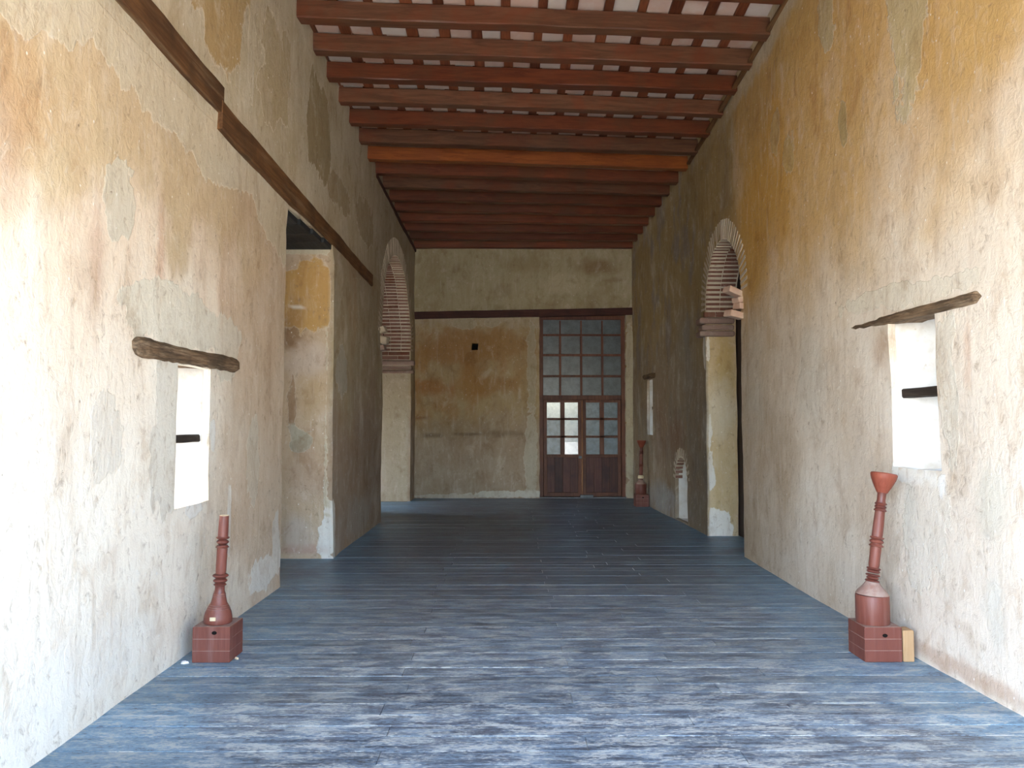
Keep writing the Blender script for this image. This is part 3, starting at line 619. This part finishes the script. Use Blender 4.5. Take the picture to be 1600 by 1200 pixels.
# ------------------------------------------------------------------ brick arches
def arch(parent, xface, sign, yc, r, spring, depth_rows, pitch, rad_len, bdepth, seed, slot_front=True):
    """Voussoir bricks: radial boxes around a half circle, rows of them through the wall; the face course is lime washed."""
    rr = random.Random(seed); n = max(3, int(math.pi * (r + 0.02) / pitch)); shared = {}
    for k in range(n):
        th = math.pi * (k + 0.5) / n
        for d in range(depth_rows):
            t = pitch * 0.60 * rr.uniform(0.85, 1.10)
            key = (round(t, 3), d)
            if key not in shared:
                bm = bmesh.new(); fs = box_bm(bm, (0.0, -t / 2, 0.0), (bdepth * 0.965, t / 2, rad_len))
                for f in fs:
                    if abs(f.normal.x if f.normal.length else 0) > .5: pass
                bm.normal_update()
                if d == 0:
                    for f in bm.faces:
                        if f.calc_center_median().z > 1e-4: f.material_index = 1
                bmesh.ops.bevel(bm, geom=bm.edges[:], offset=0.004, segments=1, affect='EDGES', material=-1)
                me = bm_mesh(bm); me.materials.append(M['brick']); me.materials.append(M['brick_lime']); shared[key] = me
            o = obj('brick', shared[key], None, parent)
            off = 0.0 if k % 2 else bdepth * 0.0
            x = xface(yc - math.cos(th) * (r + 0.1), spring + math.sin(th) * (r + 0.1)) + sign * (d * bdepth + off - 0.004 + rr.uniform(-0.004, 0.004))
            rad = r + rr.uniform(-0.006, 0.005)
            # local z -> radial, local x -> into the wall, local y -> tangent
            rdir = Vector((0, -math.cos(th), math.sin(th))); xd = Vector((sign, 0, 0)); yd = rdir.cross(xd)
            o.matrix_world = Matrix(((xd.x, yd.x, rdir.x, x), (xd.y, yd.y, rdir.y, yc + rdir.y * rad), (xd.z, yd.z, rdir.z, spring + rdir.z * rad), (0, 0, 0, 1)))

def courses(parent, xface, sign, yj, ydir, z0, z1, depth, n, seed, per=2, pitch=None):
    """Brick courses on a jamb between impost and spring (ydir points into the opening)."""
    rr = random.Random(seed); h = (z1 - z0) / n
    for k in range(n):
        cuts = [0, depth * (0.5 + (0.18 if k % 2 else -0.12)), depth]
        for a, b in zip(cuts, cuts[1:]):
            lo = (min(xface + sign * (a + 0.004), xface + sign * (b - 0.004)), min(yj - ydir * 0.06, yj + ydir * 0.010), z0 + k * h + 0.009)
            hi = (max(xface + sign * (a + 0.004), xface + sign * (b - 0.004)), max(yj - ydir * 0.06, yj + ydir * 0.010), z0 + (k + 1) * h - 0.009)
            obj('brick', box(lo, hi, 0.004), M['brick'], parent)

def impost(parent, xface, sign, yj, ydir, z0, zs, depth, mat, back=0.22, seed=0):
    rr = random.Random(seed)
    for k, (h0, h1, proj) in enumerate(zs):
        xa, xb = xface - sign * proj, xface + sign * depth
        ya, yb = yj - ydir * back, yj + ydir * proj * 0.8
        lo = (min(xa, xb), min(ya, yb), z0 + h0); hi = (max(xa, xb), max(ya, yb), z0 + h1)
        obj('impost', box(lo, hi, min(0.03, (h1 - h0) * 0.34), 2), mat, parent)

# right arch
RX = XR(9.4); yc, rad = 9.44, 0.768
RF = lambda y, z: xr(y, z) + wjit(1, y, z)
LF = lambda y, z: xl(y, z) + wjit(-1, y, z)
arch(wr, RF, 1, yc, rad, 2.985, 2, 0.064, 0.25, 0.20, 21)
courses(wr, RX, 1, 10.22, -1, 2.90, 2.985, 0.40, 1, 3)
prof = [(0.0, 0.075, 0.075), (0.085, 0.16, 0.035), (0.17, 0.255, 0.07)]
impost(wr, RX, 1, 10.22, -1, 2.645, prof, 0.40, M['impost'], 0.20, 1)
# the near imposts are broken stubs of brick
for (z, xo, yo, rot, ln, hh) in ((2.985, 0.115, 0.02, 0.35, 0.20, 0.075), (2.90, 0.03, 0.02, -0.15, 0.16, 0.07), (2.72, 0.105, 0.0, 0.22, 0.20, 0.08), (2.815, 0.02, 0.01, 0.1, 0.16, 0.08)):
    bm = bmesh.new(); box_bm(bm, (-ln / 2, -0.09, -hh / 2), (ln / 2, 0.09, hh / 2), 0.012, 2)
    for v in bm.verts: v.co += Vector(noise.noise_vector(v.co * 9 + Vector((z, 0, 0)))) * 0.012
    o = obj('impost', bm_mesh(bm), M['brick_pink'], wr); o.location = (RX + 0.06 - xo, 8.66 + yo, z); o.rotation_euler = (0.05, rot, 0.2)
# left arch
LX = XL(13.2); arch(wl, LF, -1, 13.2, 1.498, 2.86, 3, 0.070, 0.30, 0.20, 22)
courses(wl, LX - 0.0, -1, 14.71, -1, 2.70, 2.86, 0.6, 2, 4)
courses(wl, LX, -1, 11.69, 1, 2.70, 2.86, 0.6, 2, 5)
profL = [(0.0, 0.06, 0.055), (0.07, 0.14, 0.02), (0.15, 0.25, 0.065)]
impost(wl, XL(14.7), -1, 14.71, -1, 2.44, profL, 0.6, M['impost'], 0.14, 2)
for (z, xo, yo, rot, ln, hh, mt) in ((2.90, 0.055, -0.07, -0.3, 0.16, 0.10, 'brick_lime'), (2.76, 0.075, -0.04, 0.2, 0.18, 0.12, 'brick_lime'), (2.63, 0.045, -0.07, -0.1, 0.16, 0.09, 'impost')):
    bm = bmesh.new(); box_bm(bm, (-ln / 2, -0.1, -hh / 2), (ln / 2, 0.1, hh / 2), 0.014, 2)
    for v in bm.verts: v.co += Vector(noise.noise_vector(v.co * 9 + Vector((z, 3, 0)))) * 0.014
    o = obj('impost', bm_mesh(bm), M[mt], wl); o.location = (XL(11.7) - 0.06 + xo, 11.69 + yo, z); o.rotation_euler = (0.05, rot, -0.1)
# doors closing the arches
def arched_planks(name, x, yc, r, spring, y0, y1, w, mat, th=0.05):
    root = empty(name, (x, yc, 0))
    yv = y0
    while yv < y1 - 0.01:
        ye = min(yv + w, y1); pts = []
        def tz(q): return spring + math.sqrt(max(0.0, (r + 0.1) ** 2 - (q - yc) ** 2))
        n = 4; up = [(yv + 0.003 + (ye - yv - 0.006) * k / n) for k in range(n + 1)]
        ring = [(yv + 0.003, -0.02), (ye - 0.003, -0.02)] + [(q, tz(q)) for q in reversed(up)]
        bm = bmesh.new(); a = [bm.verts.new((0, q - yc, z)) for q, z in ring]; b = [bm.verts.new((th, q - yc, z)) for q, z in ring]
        bm.faces.new(a); bm.faces.new(list(reversed(b)))
        for k in range(len(ring)): bm.faces.new((a[k], b[k], b[(k + 1) % len(ring)], a[(k + 1) % len(ring)]))
        obj('door_board', bm_mesh(bm), mat, root); yv = ye
    return root
d3 = arched_planks('door_3', RX + 0.44, yc, rad, 2.985, 8.5, 10.40, 0.19, M['dark_door']); tag(d3, 'dark plank door closing the brick arch in the ochre wall', 'door', 'structure')
d4 = arched_planks('door_4', LX - 0.62 - 0.05, 13.2, 1.5, 2.86, 11.5, 13.05, 0.19, M['dark_door']); tag(d4, 'dark plank door leaf inside the tall far arch', 'door', 'structure')
# added unseen gallery beyond the far arch: walls and roof dim its daylight opening
wg = wall('wall_baffle', lambda y, z: -4.6, -1, 10.6, 15.7, lambda y: 5.0, [dict(y0=13.35, y1=14.2, z0=0.0, z1=2.3)], 0.4, tint_plain, step=0.25); tag(wg, 'added unseen plaster wall limiting daylight beyond the far arch', 'wall', 'structure')
for nm, lo, hi in (('wall_baffle_near', (-5.0, 10.3, 0), (-2.7, 10.6, 5)), ('wall_baffle_far', (-5.0, 15.7, 0), (-2.4, 16.0, 5)), ('ceiling_baffle', (-5.0, 10.3, 5.0), (-2.6, 16.0, 5.2))):
    tag(obj(nm, box(lo, hi), M['jamb_pale']), 'added unseen ' + nm.replace('_', ' ') + ' beyond the far arch', nm.split('_')[0], 'structure')

# ------------------------------------------------------------------ slit windows: whitewashed reveal, lintel, cross bar
def slit(name, label, xface, sign, y0, y1, z0, z1, depth, lint, bar, seed, splay=0.3, slim=0.12):
    """lint: (ya, za, yb, zb, h) ; bar: (z, h, reach from ...)."""
    bm = bmesh.new(); t = -0.03
    a, b = (xface + sign * 0.03, xface + sign * depth); sp = 0.03
    ring0 = [(y0 + t, z0 + t), (y1 - t, z0 + t), (y1 - t, z1 - t), (y0 + t, z1 - t)]
    n = 8; rings = []
    for k in range(n + 1):
        f = k / n; x = a + (b - a) * f; q = splay * f
        ring = []
        for (yy, zz) in ((y0 + t + 0.04 * f, z0 + t + 0.05 * f), (y1 - t - q, z0 + t + 0.05 * f), (y1 - t - q, z1 - t), (y0 + t + 0.04 * f, z1 - t)): ring.append(bm.verts.new((x, yy, zz)))
        rings.append(ring)
    for r0, r1 in zip(rings, rings[1:]):
        for k in range(4): bm.faces.new((r0[k], r0[(k + 1) % 4], r1[(k + 1) % 4], r1[k]))
    bmesh.ops.subdivide_edges(bm, edges=bm.edges[:], cuts=3, use_grid_fill=True)
    for v in bm.verts:
        if abs(v.co.x - a) > 0.01: v.co.y += 0.010 * noise.noise(v.co * 5); v.co.z += 0.008 * noise.noise(v.co * 4 + Vector((3, 3, 3)))
    w = obj(name, bm_mesh(bm), M['whitewash'], None, True, 40); tag(w, label, 'window', 'structure')
    ya, za, yb, zb, h = lint
    tp = lambda t: (0.62 + 0.38 * min(1, 14 * t, 14 * (1 - t)) ** 0.5) * (1 + 0.04 * math.sin(t * 7 + seed)) * (1 - slim * t)
    obj('lintel', timber(((xl if sign < 0 else xr)(ya, za) + wjit(sign, ya, za) + sign * 0.088, ya, za), ((xl if sign < 0 else xr)(yb, zb) + wjit(sign, yb, zb) + sign * (0.088 if sign < 0 else 0.062), yb, zb), 0.26, h, 26, 0.010, 0.022, seed, taper=tp), M['lintel'], w)
    ym0, ym1, zb_, hb = bar
    obj('cross_bar', timber((xface + sign * 0.10, ym0, zb_), (xface + sign * 0.10, ym1, zb_ - 0.005), 0.07, hb, 6, 0.004, 0.008, seed + 1), M['bar'], w)
    return w
slit('window_1', 'whitewashed slit window in the wall with the long lintel', -2.085, -1, 4.82, 5.36, 0.96, 1.87, 0.76, (4.23, 1.925, 5.93, 1.935, 0.115), (4.80, 5.38, 1.395, 0.052), 71)
slit('window_2', 'tall whitewashed slit window above the funnel topped post', XR(5) - 0.02, 1, 4.66, 5.22, 1.2, 2.20, 0.45, (4.20, 2.195, 5.86, 2.21, 0.075), (4.64, 5.20, 1.70, 0.062), 73, 0.40, 0.35)
slit('window_3', 'narrow whitewashed slit window near the glazed door', XR(13.4) - 0.02, 1, 13.42, 13.86, 1.28, 2.26, 0.44, (13.2, 2.31, 14.1, 2.33, 0.09), (13.38, 13.84, 1.76, 0.06), 75, 0.32, 0.1)

# small arched niche at floor level
arch(wr, RF, 1, 11.625, 0.345, 0.62, 1, 0.078, 0.15, 0.12, 24)
nb_ = []
bm = bmesh.new(); xa, xb = XR(11.6) + 0.012, XR(11.6) + 0.40
ring = [(11.205, 0.01), (11.205, 0.62)] + [(11.61 - 0.40 * math.cos(math.pi * k / 10), 0.62 + 0.40 * math.sin(math.pi * k / 10)) for k in range(1, 10)] + [(12.015, 0.62), (12.015, 0.01)]
A = [bm.verts.new((xa + (0.06 if k in (2, 3, 4, 5, 6, 7, 8, 9, 10) else 0.0), q, z)) for k, (q, z) in enumerate(ring)]; B = [bm.verts.new((xb, q, z)) for q, z in ring]
for k in range(len(ring)): bm.faces.new((A[k], A[(k + 1) % len(ring)], B[(k + 1) % len(ring)], B[k]))
bm.faces.new(B)
nw = obj('niche_lining', bm_mesh(bm), M['whitewash'], wr)

# ------------------------------------------------------------------ the glazed door at the far end
DY = YB + 0.13
d1 = empty('door_1', (1.47, DY, 0)); tag(d1, 'tall red brown glazed double door with many panes', 'door', 'structure')
def dbox(name, x0, x1, z0, z1, y0, y1, mat, parent=d1, bev=0.004):
    o = obj(name, box((x0 - 1.47, y0, z0), (x1 - 1.47, y1, z1), bev), mat, None); o.parent = parent
    return o
W = M['door_wood']
dbox('frame', 0.595, 0.69, 0.0, 3.70, -0.02, 0.07, W); dbox('frame', 2.26, 2.35, 0.0, 3.70, -0.02, 0.07, W); dbox('frame', 0.69, 2.26, 3.57, 3.70, -0.02, 0.07, W)
for a, b, z0, z1 in ((0.69, 0.73, 0.0, 2.0), (2.22, 2.26, 0.0, 2.0), (0.69, 2.26, 1.92, 1.98), (0.69, 2.26, 0.0, 0.06)): dbox('light_stop', a, b, z0, z1, 0.046, 0.075, W)  # strips added behind the leaves to block daylight at their edges
cols = [0.69, 1.035, 1.46, 1.885, 2.26]
rows = [3.26, 2.855, 2.43, 2.01]
for zz, h in ((3.262, 0.04), (2.855, 0.045), (2.43, 0.045), (2.00, 0.09)): dbox('rail', 0.69, 2.26, zz - h / 2, zz + h / 2, 0.0, 0.055, W)
for xx in cols[1:-1]:
    dbox('mullion', xx - 0.022, xx + 0.022, 2.045, 3.24, 0.004, 0.05, W)
    dbox('mullion', xx - 0.014, xx + 0.014, 3.28, 3.555, 0.008, 0.05, W)
def pane(x0, x1, z0, z1, mat, parent=d1, y=0.03):
    o = obj('pane', box((x0 - 1.47, y, z0), (x1 - 1.47, y + 0.005, z1)), mat, None); o.parent = parent
for a, b in zip(cols, cols[1:]):
    pane(a - 0.005, b + 0.004, 3.265, 3.57, M['glass_dusty'])
    for z1, z0 in zip(rows, rows[1:]): pane(a - 0.005, b + 0.004, z0 + 0.004, z1 - 0.004, M['glass_dusty'])
def leaf(x0, x1, clean, ang, hinge):
    L = empty('door_leaf'); L.parent = d1; L.location = (hinge - 1.47, 0, 0); L.rotation_euler = (0, 0, ang)
    def lb(name, a, b, z0, z1, y0, y1, mat, bev=0.004):
        o = obj(name, box((a - hinge, y0, z0), (b - hinge, y1, z1), bev), mat, None); o.parent = L; return o
    m = (x0 + x1) / 2
    lb('stile', x0, x0 + 0.065, 0.03, 1.95, 0.0, 0.045, W); lb('stile', x1 - 0.065, x1, 0.03, 1.95, 0.0, 0.045, W)
    lb('mullion', m - 0.045, m + 0.045, 0.86, 1.90, 0.002, 0.042, W)
    for z0, z1 in ((1.90, 1.95), (1.545, 1.59), (1.19, 1.235), (0.80, 0.86), (0.03, 0.10)): lb('rail', x0 + 0.065, x1 - 0.065, z0, z1, 0.002, 0.043, W)
    for ci, (a, b) in enumerate(((x0 + 0.065, m - 0.045), (m + 0.045, x1 - 0.065))):
        for ri, (z1, z0) in enumerate(((1.90, 1.59), (1.545, 1.235), (1.19, 0.86))):
            o = obj('pane', box((a - hinge, 0.02, z0), (b - hinge, 0.025, z1)), M['glass_clean'] if (ci, ri) in clean else M['glass_blue'], None); o.parent = L
    lb('panel_light_stop', x0 + 0.03, x1 - 0.03, 0.05, 0.83, 0.030, 0.040, M['door_panel'], 0.0)  # backing added to keep daylight out of the gaps between boards
    n = 4; ww = (x1 - x0 - 0.13) / n
    for k in range(n): lb('panel_board', x0 + 0.065 + k * ww + 0.002, x0 + 0.065 + (k + 1) * ww - 0.002, 0.10, 0.80, 0.012, 0.031, M['door_panel'], 0.003)
    return L
Lf = leaf(0.70, 1.455, {(0, 0), (1, 0), (1, 1), (1, 2)}, 0.0, 0.70)
Rt = leaf(1.485, 2.25, set(), 0.0, 2.25)
dbox('meeting_edge', 1.456, 1.484, 0.03, 1.95, -0.012, 0.04, M['door_edge'])
dbox('threshold', 0.61, 2.335, -0.005, 0.018, -0.13, 0.09, M['iron'])
dbox('lock', 1.40, 1.462, 0.775, 0.83, -0.03, 0.0, M['iron'], bev=0.006)
dbox('threshold_plate', 1.42, 1.68, 0.0, 0.06, -0.10, -0.03, M['iron'], bev=0.006)

# ------------------------------------------------------------------ turned wooden posts leaning at the walls
def ring_prof(r, z, h, n=6):
    return [(r - h * 0.5 + h * 0.5 * math.sin(math.pi * k / n), z + h * k / n) for k in range(n + 1)]
def part(name, prof, mat, parent, loc, tilt, n=28, zs=1.0):
    o = obj(name, lathe([(a, b * zs) for a, b in prof], n), mat, None, True, 40); o.parent = parent; o.location = loc; o.rotation_euler = tilt; return o
def post_base(root, w, h, boards=3, hole=(0.0, 0.17)):
    b = obj('base', box((-w / 2, -w / 2, 0), (w / 2, w / 2, h), 0.004), M['terracotta'], None); b.parent = root
    for k in range(1, boards):                          # the block is glued up from boards: fine pale joints stand just proud
        z = h * k / boards
        bm = bmesh.new(); box_bm(bm, (-w / 2 - 0.0012, -w / 2 - 0.0012, z - 0.0012), (w / 2 + 0.0012, w / 2 + 0.0012, z + 0.0012))
        j = obj('glue_joint', bm_mesh(bm), M['dusty'], None); j.parent = b
    d = obj('dust_layer', box((-w / 2 + 0.004, -w / 2 + 0.004, h), (w / 2 - 0.004, w / 2 - 0.004, h + 0.0015)), M['dusty'], None); d.parent = b
    bm = bmesh.new(); bmesh.ops.create_cone(bm, cap_ends=True, segments=14, radius1=0.016, radius2=0.016, depth=0.004, matrix=Matrix.Translation((hole[0], -w / 2 - 0.001, hole[1])) @ Matrix.Rotation(math.pi / 2, 4, 'X') @ Matrix.Scale(0.7, 4, (0, 1, 0)))
    k = obj('bolt_hole', bm_mesh(bm), M['hole'], None); k.parent = b  # flat disc, the hole's shade painted in its colour
    return b
def funnel_post(loc, tilt, label, tape=False, hs=1.0, drum_dark=False):
    root = empty('turned_post', loc); tag(root, label, 'post', None, 'turned red wooden posts')
    w = 0.236; h = 0.215
    post_base(root, w, h, 3, (0.01, 0.165))
    part('drum', [(0.098, 0), (0.102, 0.006), (0.102, 0.175), (0.098, 0.182)], M['terracotta'], root, (-0.01, 0.0, h), (0, 0, 0))
    part('shoulder', [(0.100, 0), (0.088, 0.02), (0.06, 0.05), (0.042, 0.075), (0.036, 0.085)], M['dusty'], root, (-0.01, 0, h + 0.182), (tilt[0] * .3, tilt[1] * .3, 0))
    sx = empty('shaft_axis') if False else None
    base = Vector((-0.008, 0, h + 0.26)); rot = Matrix.Rotation(tilt[1], 4, 'Y') @ Matrix.Rotation(tilt[0], 4, 'X'); e = rot.to_euler()
    def at(z): return base + (rot @ Vector((0, 0, z)))
    part('ring', ring_prof(0.045, 0, 0.012) + ring_prof(0.038, 0.014, 0.02) + ring_prof(0.045, 0.037, 0.012), M['terracotta_dark'], root, at(0.0), e)
    part('ring', ring_prof(0.041, 0, 0.02) + ring_prof(0.044, 0.022, 0.012), M['terracotta_dark'], root, at(0.056), e)
    part('shaft', [(0.029, 0), (0.033, 0.02), (0.0335, 0.17)], M['terracotta'], root, at(0.09), e)
    part('ring', ring_prof(0.045, 0, 0.012) + [(0.036, 0.016)] + ring_prof(0.044, 0.018, 0.03) + [(0.036, 0.05)] + ring_prof(0.044, 0.052, 0.012), M['terracotta'], root, at(0.225), e)
    part('shaft', [(0.033, 0), (0.033, 0.09), (0.030, 0.185)], M['terracotta'], root, at(0.28), e)
    part('ring', ring_prof(0.040, 0, 0.012) + [(0.032, 0.016)] + ring_prof(0.037, 0.018, 0.02) + [(0.032, 0.042)] + ring_prof(0.038, 0.044, 0.010), M['terracotta_dark'], root, at(0.455), e)
    part('neck', [(0.030, 0), (0.026, 0.02), (0.027, 0.06), (0.034, 0.075)], M['terracotta_dark'], root, at(0.508), e)
    part('funnel', [(0.032, 0), (0.039, 0.012), (0.048, 0.030), (0.0505, 0.033), (0.060, 0.055), (0.0625, 0.058), (0.071, 0.080), (0.0735, 0.083), (0.080, 0.105), (0.083, 0.120), (0.078, 0.128), (0.068, 0.122), (0.05, 0.09)], M['terracotta_bright'], root, at(0.575), e)
    if tape:
        part('tape', [(0.05, 0), (0.056, 0.02), (0.05, 0.05), (0.04, 0.06)], M['paper'], root, at(0.02), e)
    return root
funnel_post((2.349, 4.996, 0.0), (-0.06, 0.165, 0), 'red turned post with a funnel top leaning below the tall slit window')
funnel_post((2.378, 13.85, 0.0), (-0.02, 0.03, 0), 'small red funnel topped post in the far corner by the glazed door', tape=True)

def bell_post(loc, tilt, label):
    root = empty('turned_post', loc); tag(root, label, 'post', None, 'turned red wooden posts')
    w = 0.236; h = 0.22; post_base(root, w, h, 3, (0.02, 0.185))
    rot = Matrix.Rotation(tilt[1], 4, 'Y') @ Matrix.Rotation(tilt[0], 4, 'X'); e = rot.to_euler(); base = Vector((0.0, -0.01, h + 0.002))
    def at(z): return base + (rot @ Vector((0, 0, z * 0.91)))
    prof = [(0.082, 0), (0.088, 0.01), (0.087, 0.04), (0.080, 0.075), (0.070, 0.098), (0.0695, 0.101), (0.064, 0.112), (0.0635, 0.115), (0.056, 0.125), (0.048, 0.145), (0.041, 0.18), (0.037, 0.205)]
    part('bell', prof, M['terracotta'], root, at(0), e, zs=0.91)
    for z, rr_ in ((0.098, 0.0705), (0.112, 0.0645), (0.124, 0.0575), (0.185, 0.041), (0.197, 0.0392)):
        part('groove_line', [(rr_ - 0.001, 0), (rr_ + 0.0006, 0.0012), (rr_ - 0.001, 0.0024)], M['dusty'], root, at(z), e, zs=0.91)
    part('neck', [(0.036, 0), (0.031, 0.02), (0.030, 0.05), (0.034, 0.06)], M['terracotta_dark'], root, at(0.203), e, zs=0.91)
    part('ring', ring_prof(0.040, 0, 0.010) + [(0.031, 0.013)] + ring_prof(0.044, 0.016, 0.034) + [(0.034, 0.053)] + ring_prof(0.050, 0.056, 0.024), M['terracotta_dark'], root, at(0.258), e, zs=0.91)
    part('shaft', [(0.030, 0), (0.033, 0.02), (0.033, 0.2)], M['terracotta'], root, at(0.338), e, zs=0.91)
    part('ring', ring_prof(0.042, 0, 0.010) + [(0.035, 0.014)] + ring_prof(0.039, 0.02, 0.04) + [(0.035, 0.062)] + ring_prof(0.042, 0.066, 0.010), M['terracotta_dark'], root, at(0.52), e, zs=0.91)
    part('shaft', [(0.032, 0), (0.031, 0.08), (0.029, 0.152)], M['terracotta'], root, at(0.592), e, zs=0.91)
    part('cut_end', [(0.0285, 0), (0.0285, 0.004)], M['cut_end'], root, at(0.743), e, zs=0.91)
    s = obj('sticker', box((-0.018, -0.003, -0.011), (0.018, 0.003, 0.011)), M['paper'], None); s.parent = root; s.location = base + Vector((-0.0, -0.0865, 0.042))
    return root
bell_post((-1.861, 5.0, 0.0), (-0.02, 0.035, 0), 'red turned post with a bell foot and bare pale top end')
bk = obj('wood_block', box((-0.035, -0.05, 0), (0.035, 0.05, 0.195), 0.005), M['tan_block']); bk.location = (2.509, 4.93, 0.0)
tag(bk, 'small tan wood block between the funnel post base and the wall', 'block')

def chip(name, loc, r, h, seed, mat, label, cat):
    rr = random.Random(seed); n = 9; bm = bmesh.new()
    pts = [(r * rr.uniform(0.55, 1.2) * math.cos(2 * math.pi * k / n), 0.7 * r * rr.uniform(0.55, 1.2) * math.sin(2 * math.pi * k / n)) for k in range(n)]
    lo = [bm.verts.new((x, y, 0)) for x, y in pts]; hi = [bm.verts.new((x * 0.8, y * 0.8, h * rr.uniform(0.6, 1.2))) for x, y in pts]
    bm.faces.new(list(reversed(lo))); bm.faces.new(hi)
    for k in range(n): bm.faces.new((lo[k], lo[(k + 1) % n], hi[(k + 1) % n], hi[k]))
    o = obj(name, bm_mesh(bm), mat); o.location = loc; tag(o, label, cat); return o
chip('paper_scrap', (-1.722, 4.955, 0.002), 0.016, 0.012, 4, M['paper'], 'tiny pale yellow scrap on the floor beside the bell footed post', 'scrap')  # a scrap of yellow paper
chip('plaster_chip', (-2.020, 4.87, 0.002), 0.028, 0.012, 6, M['whitewash'], 'small white plaster chip between the bell footed post and the wall', 'plaster chip')
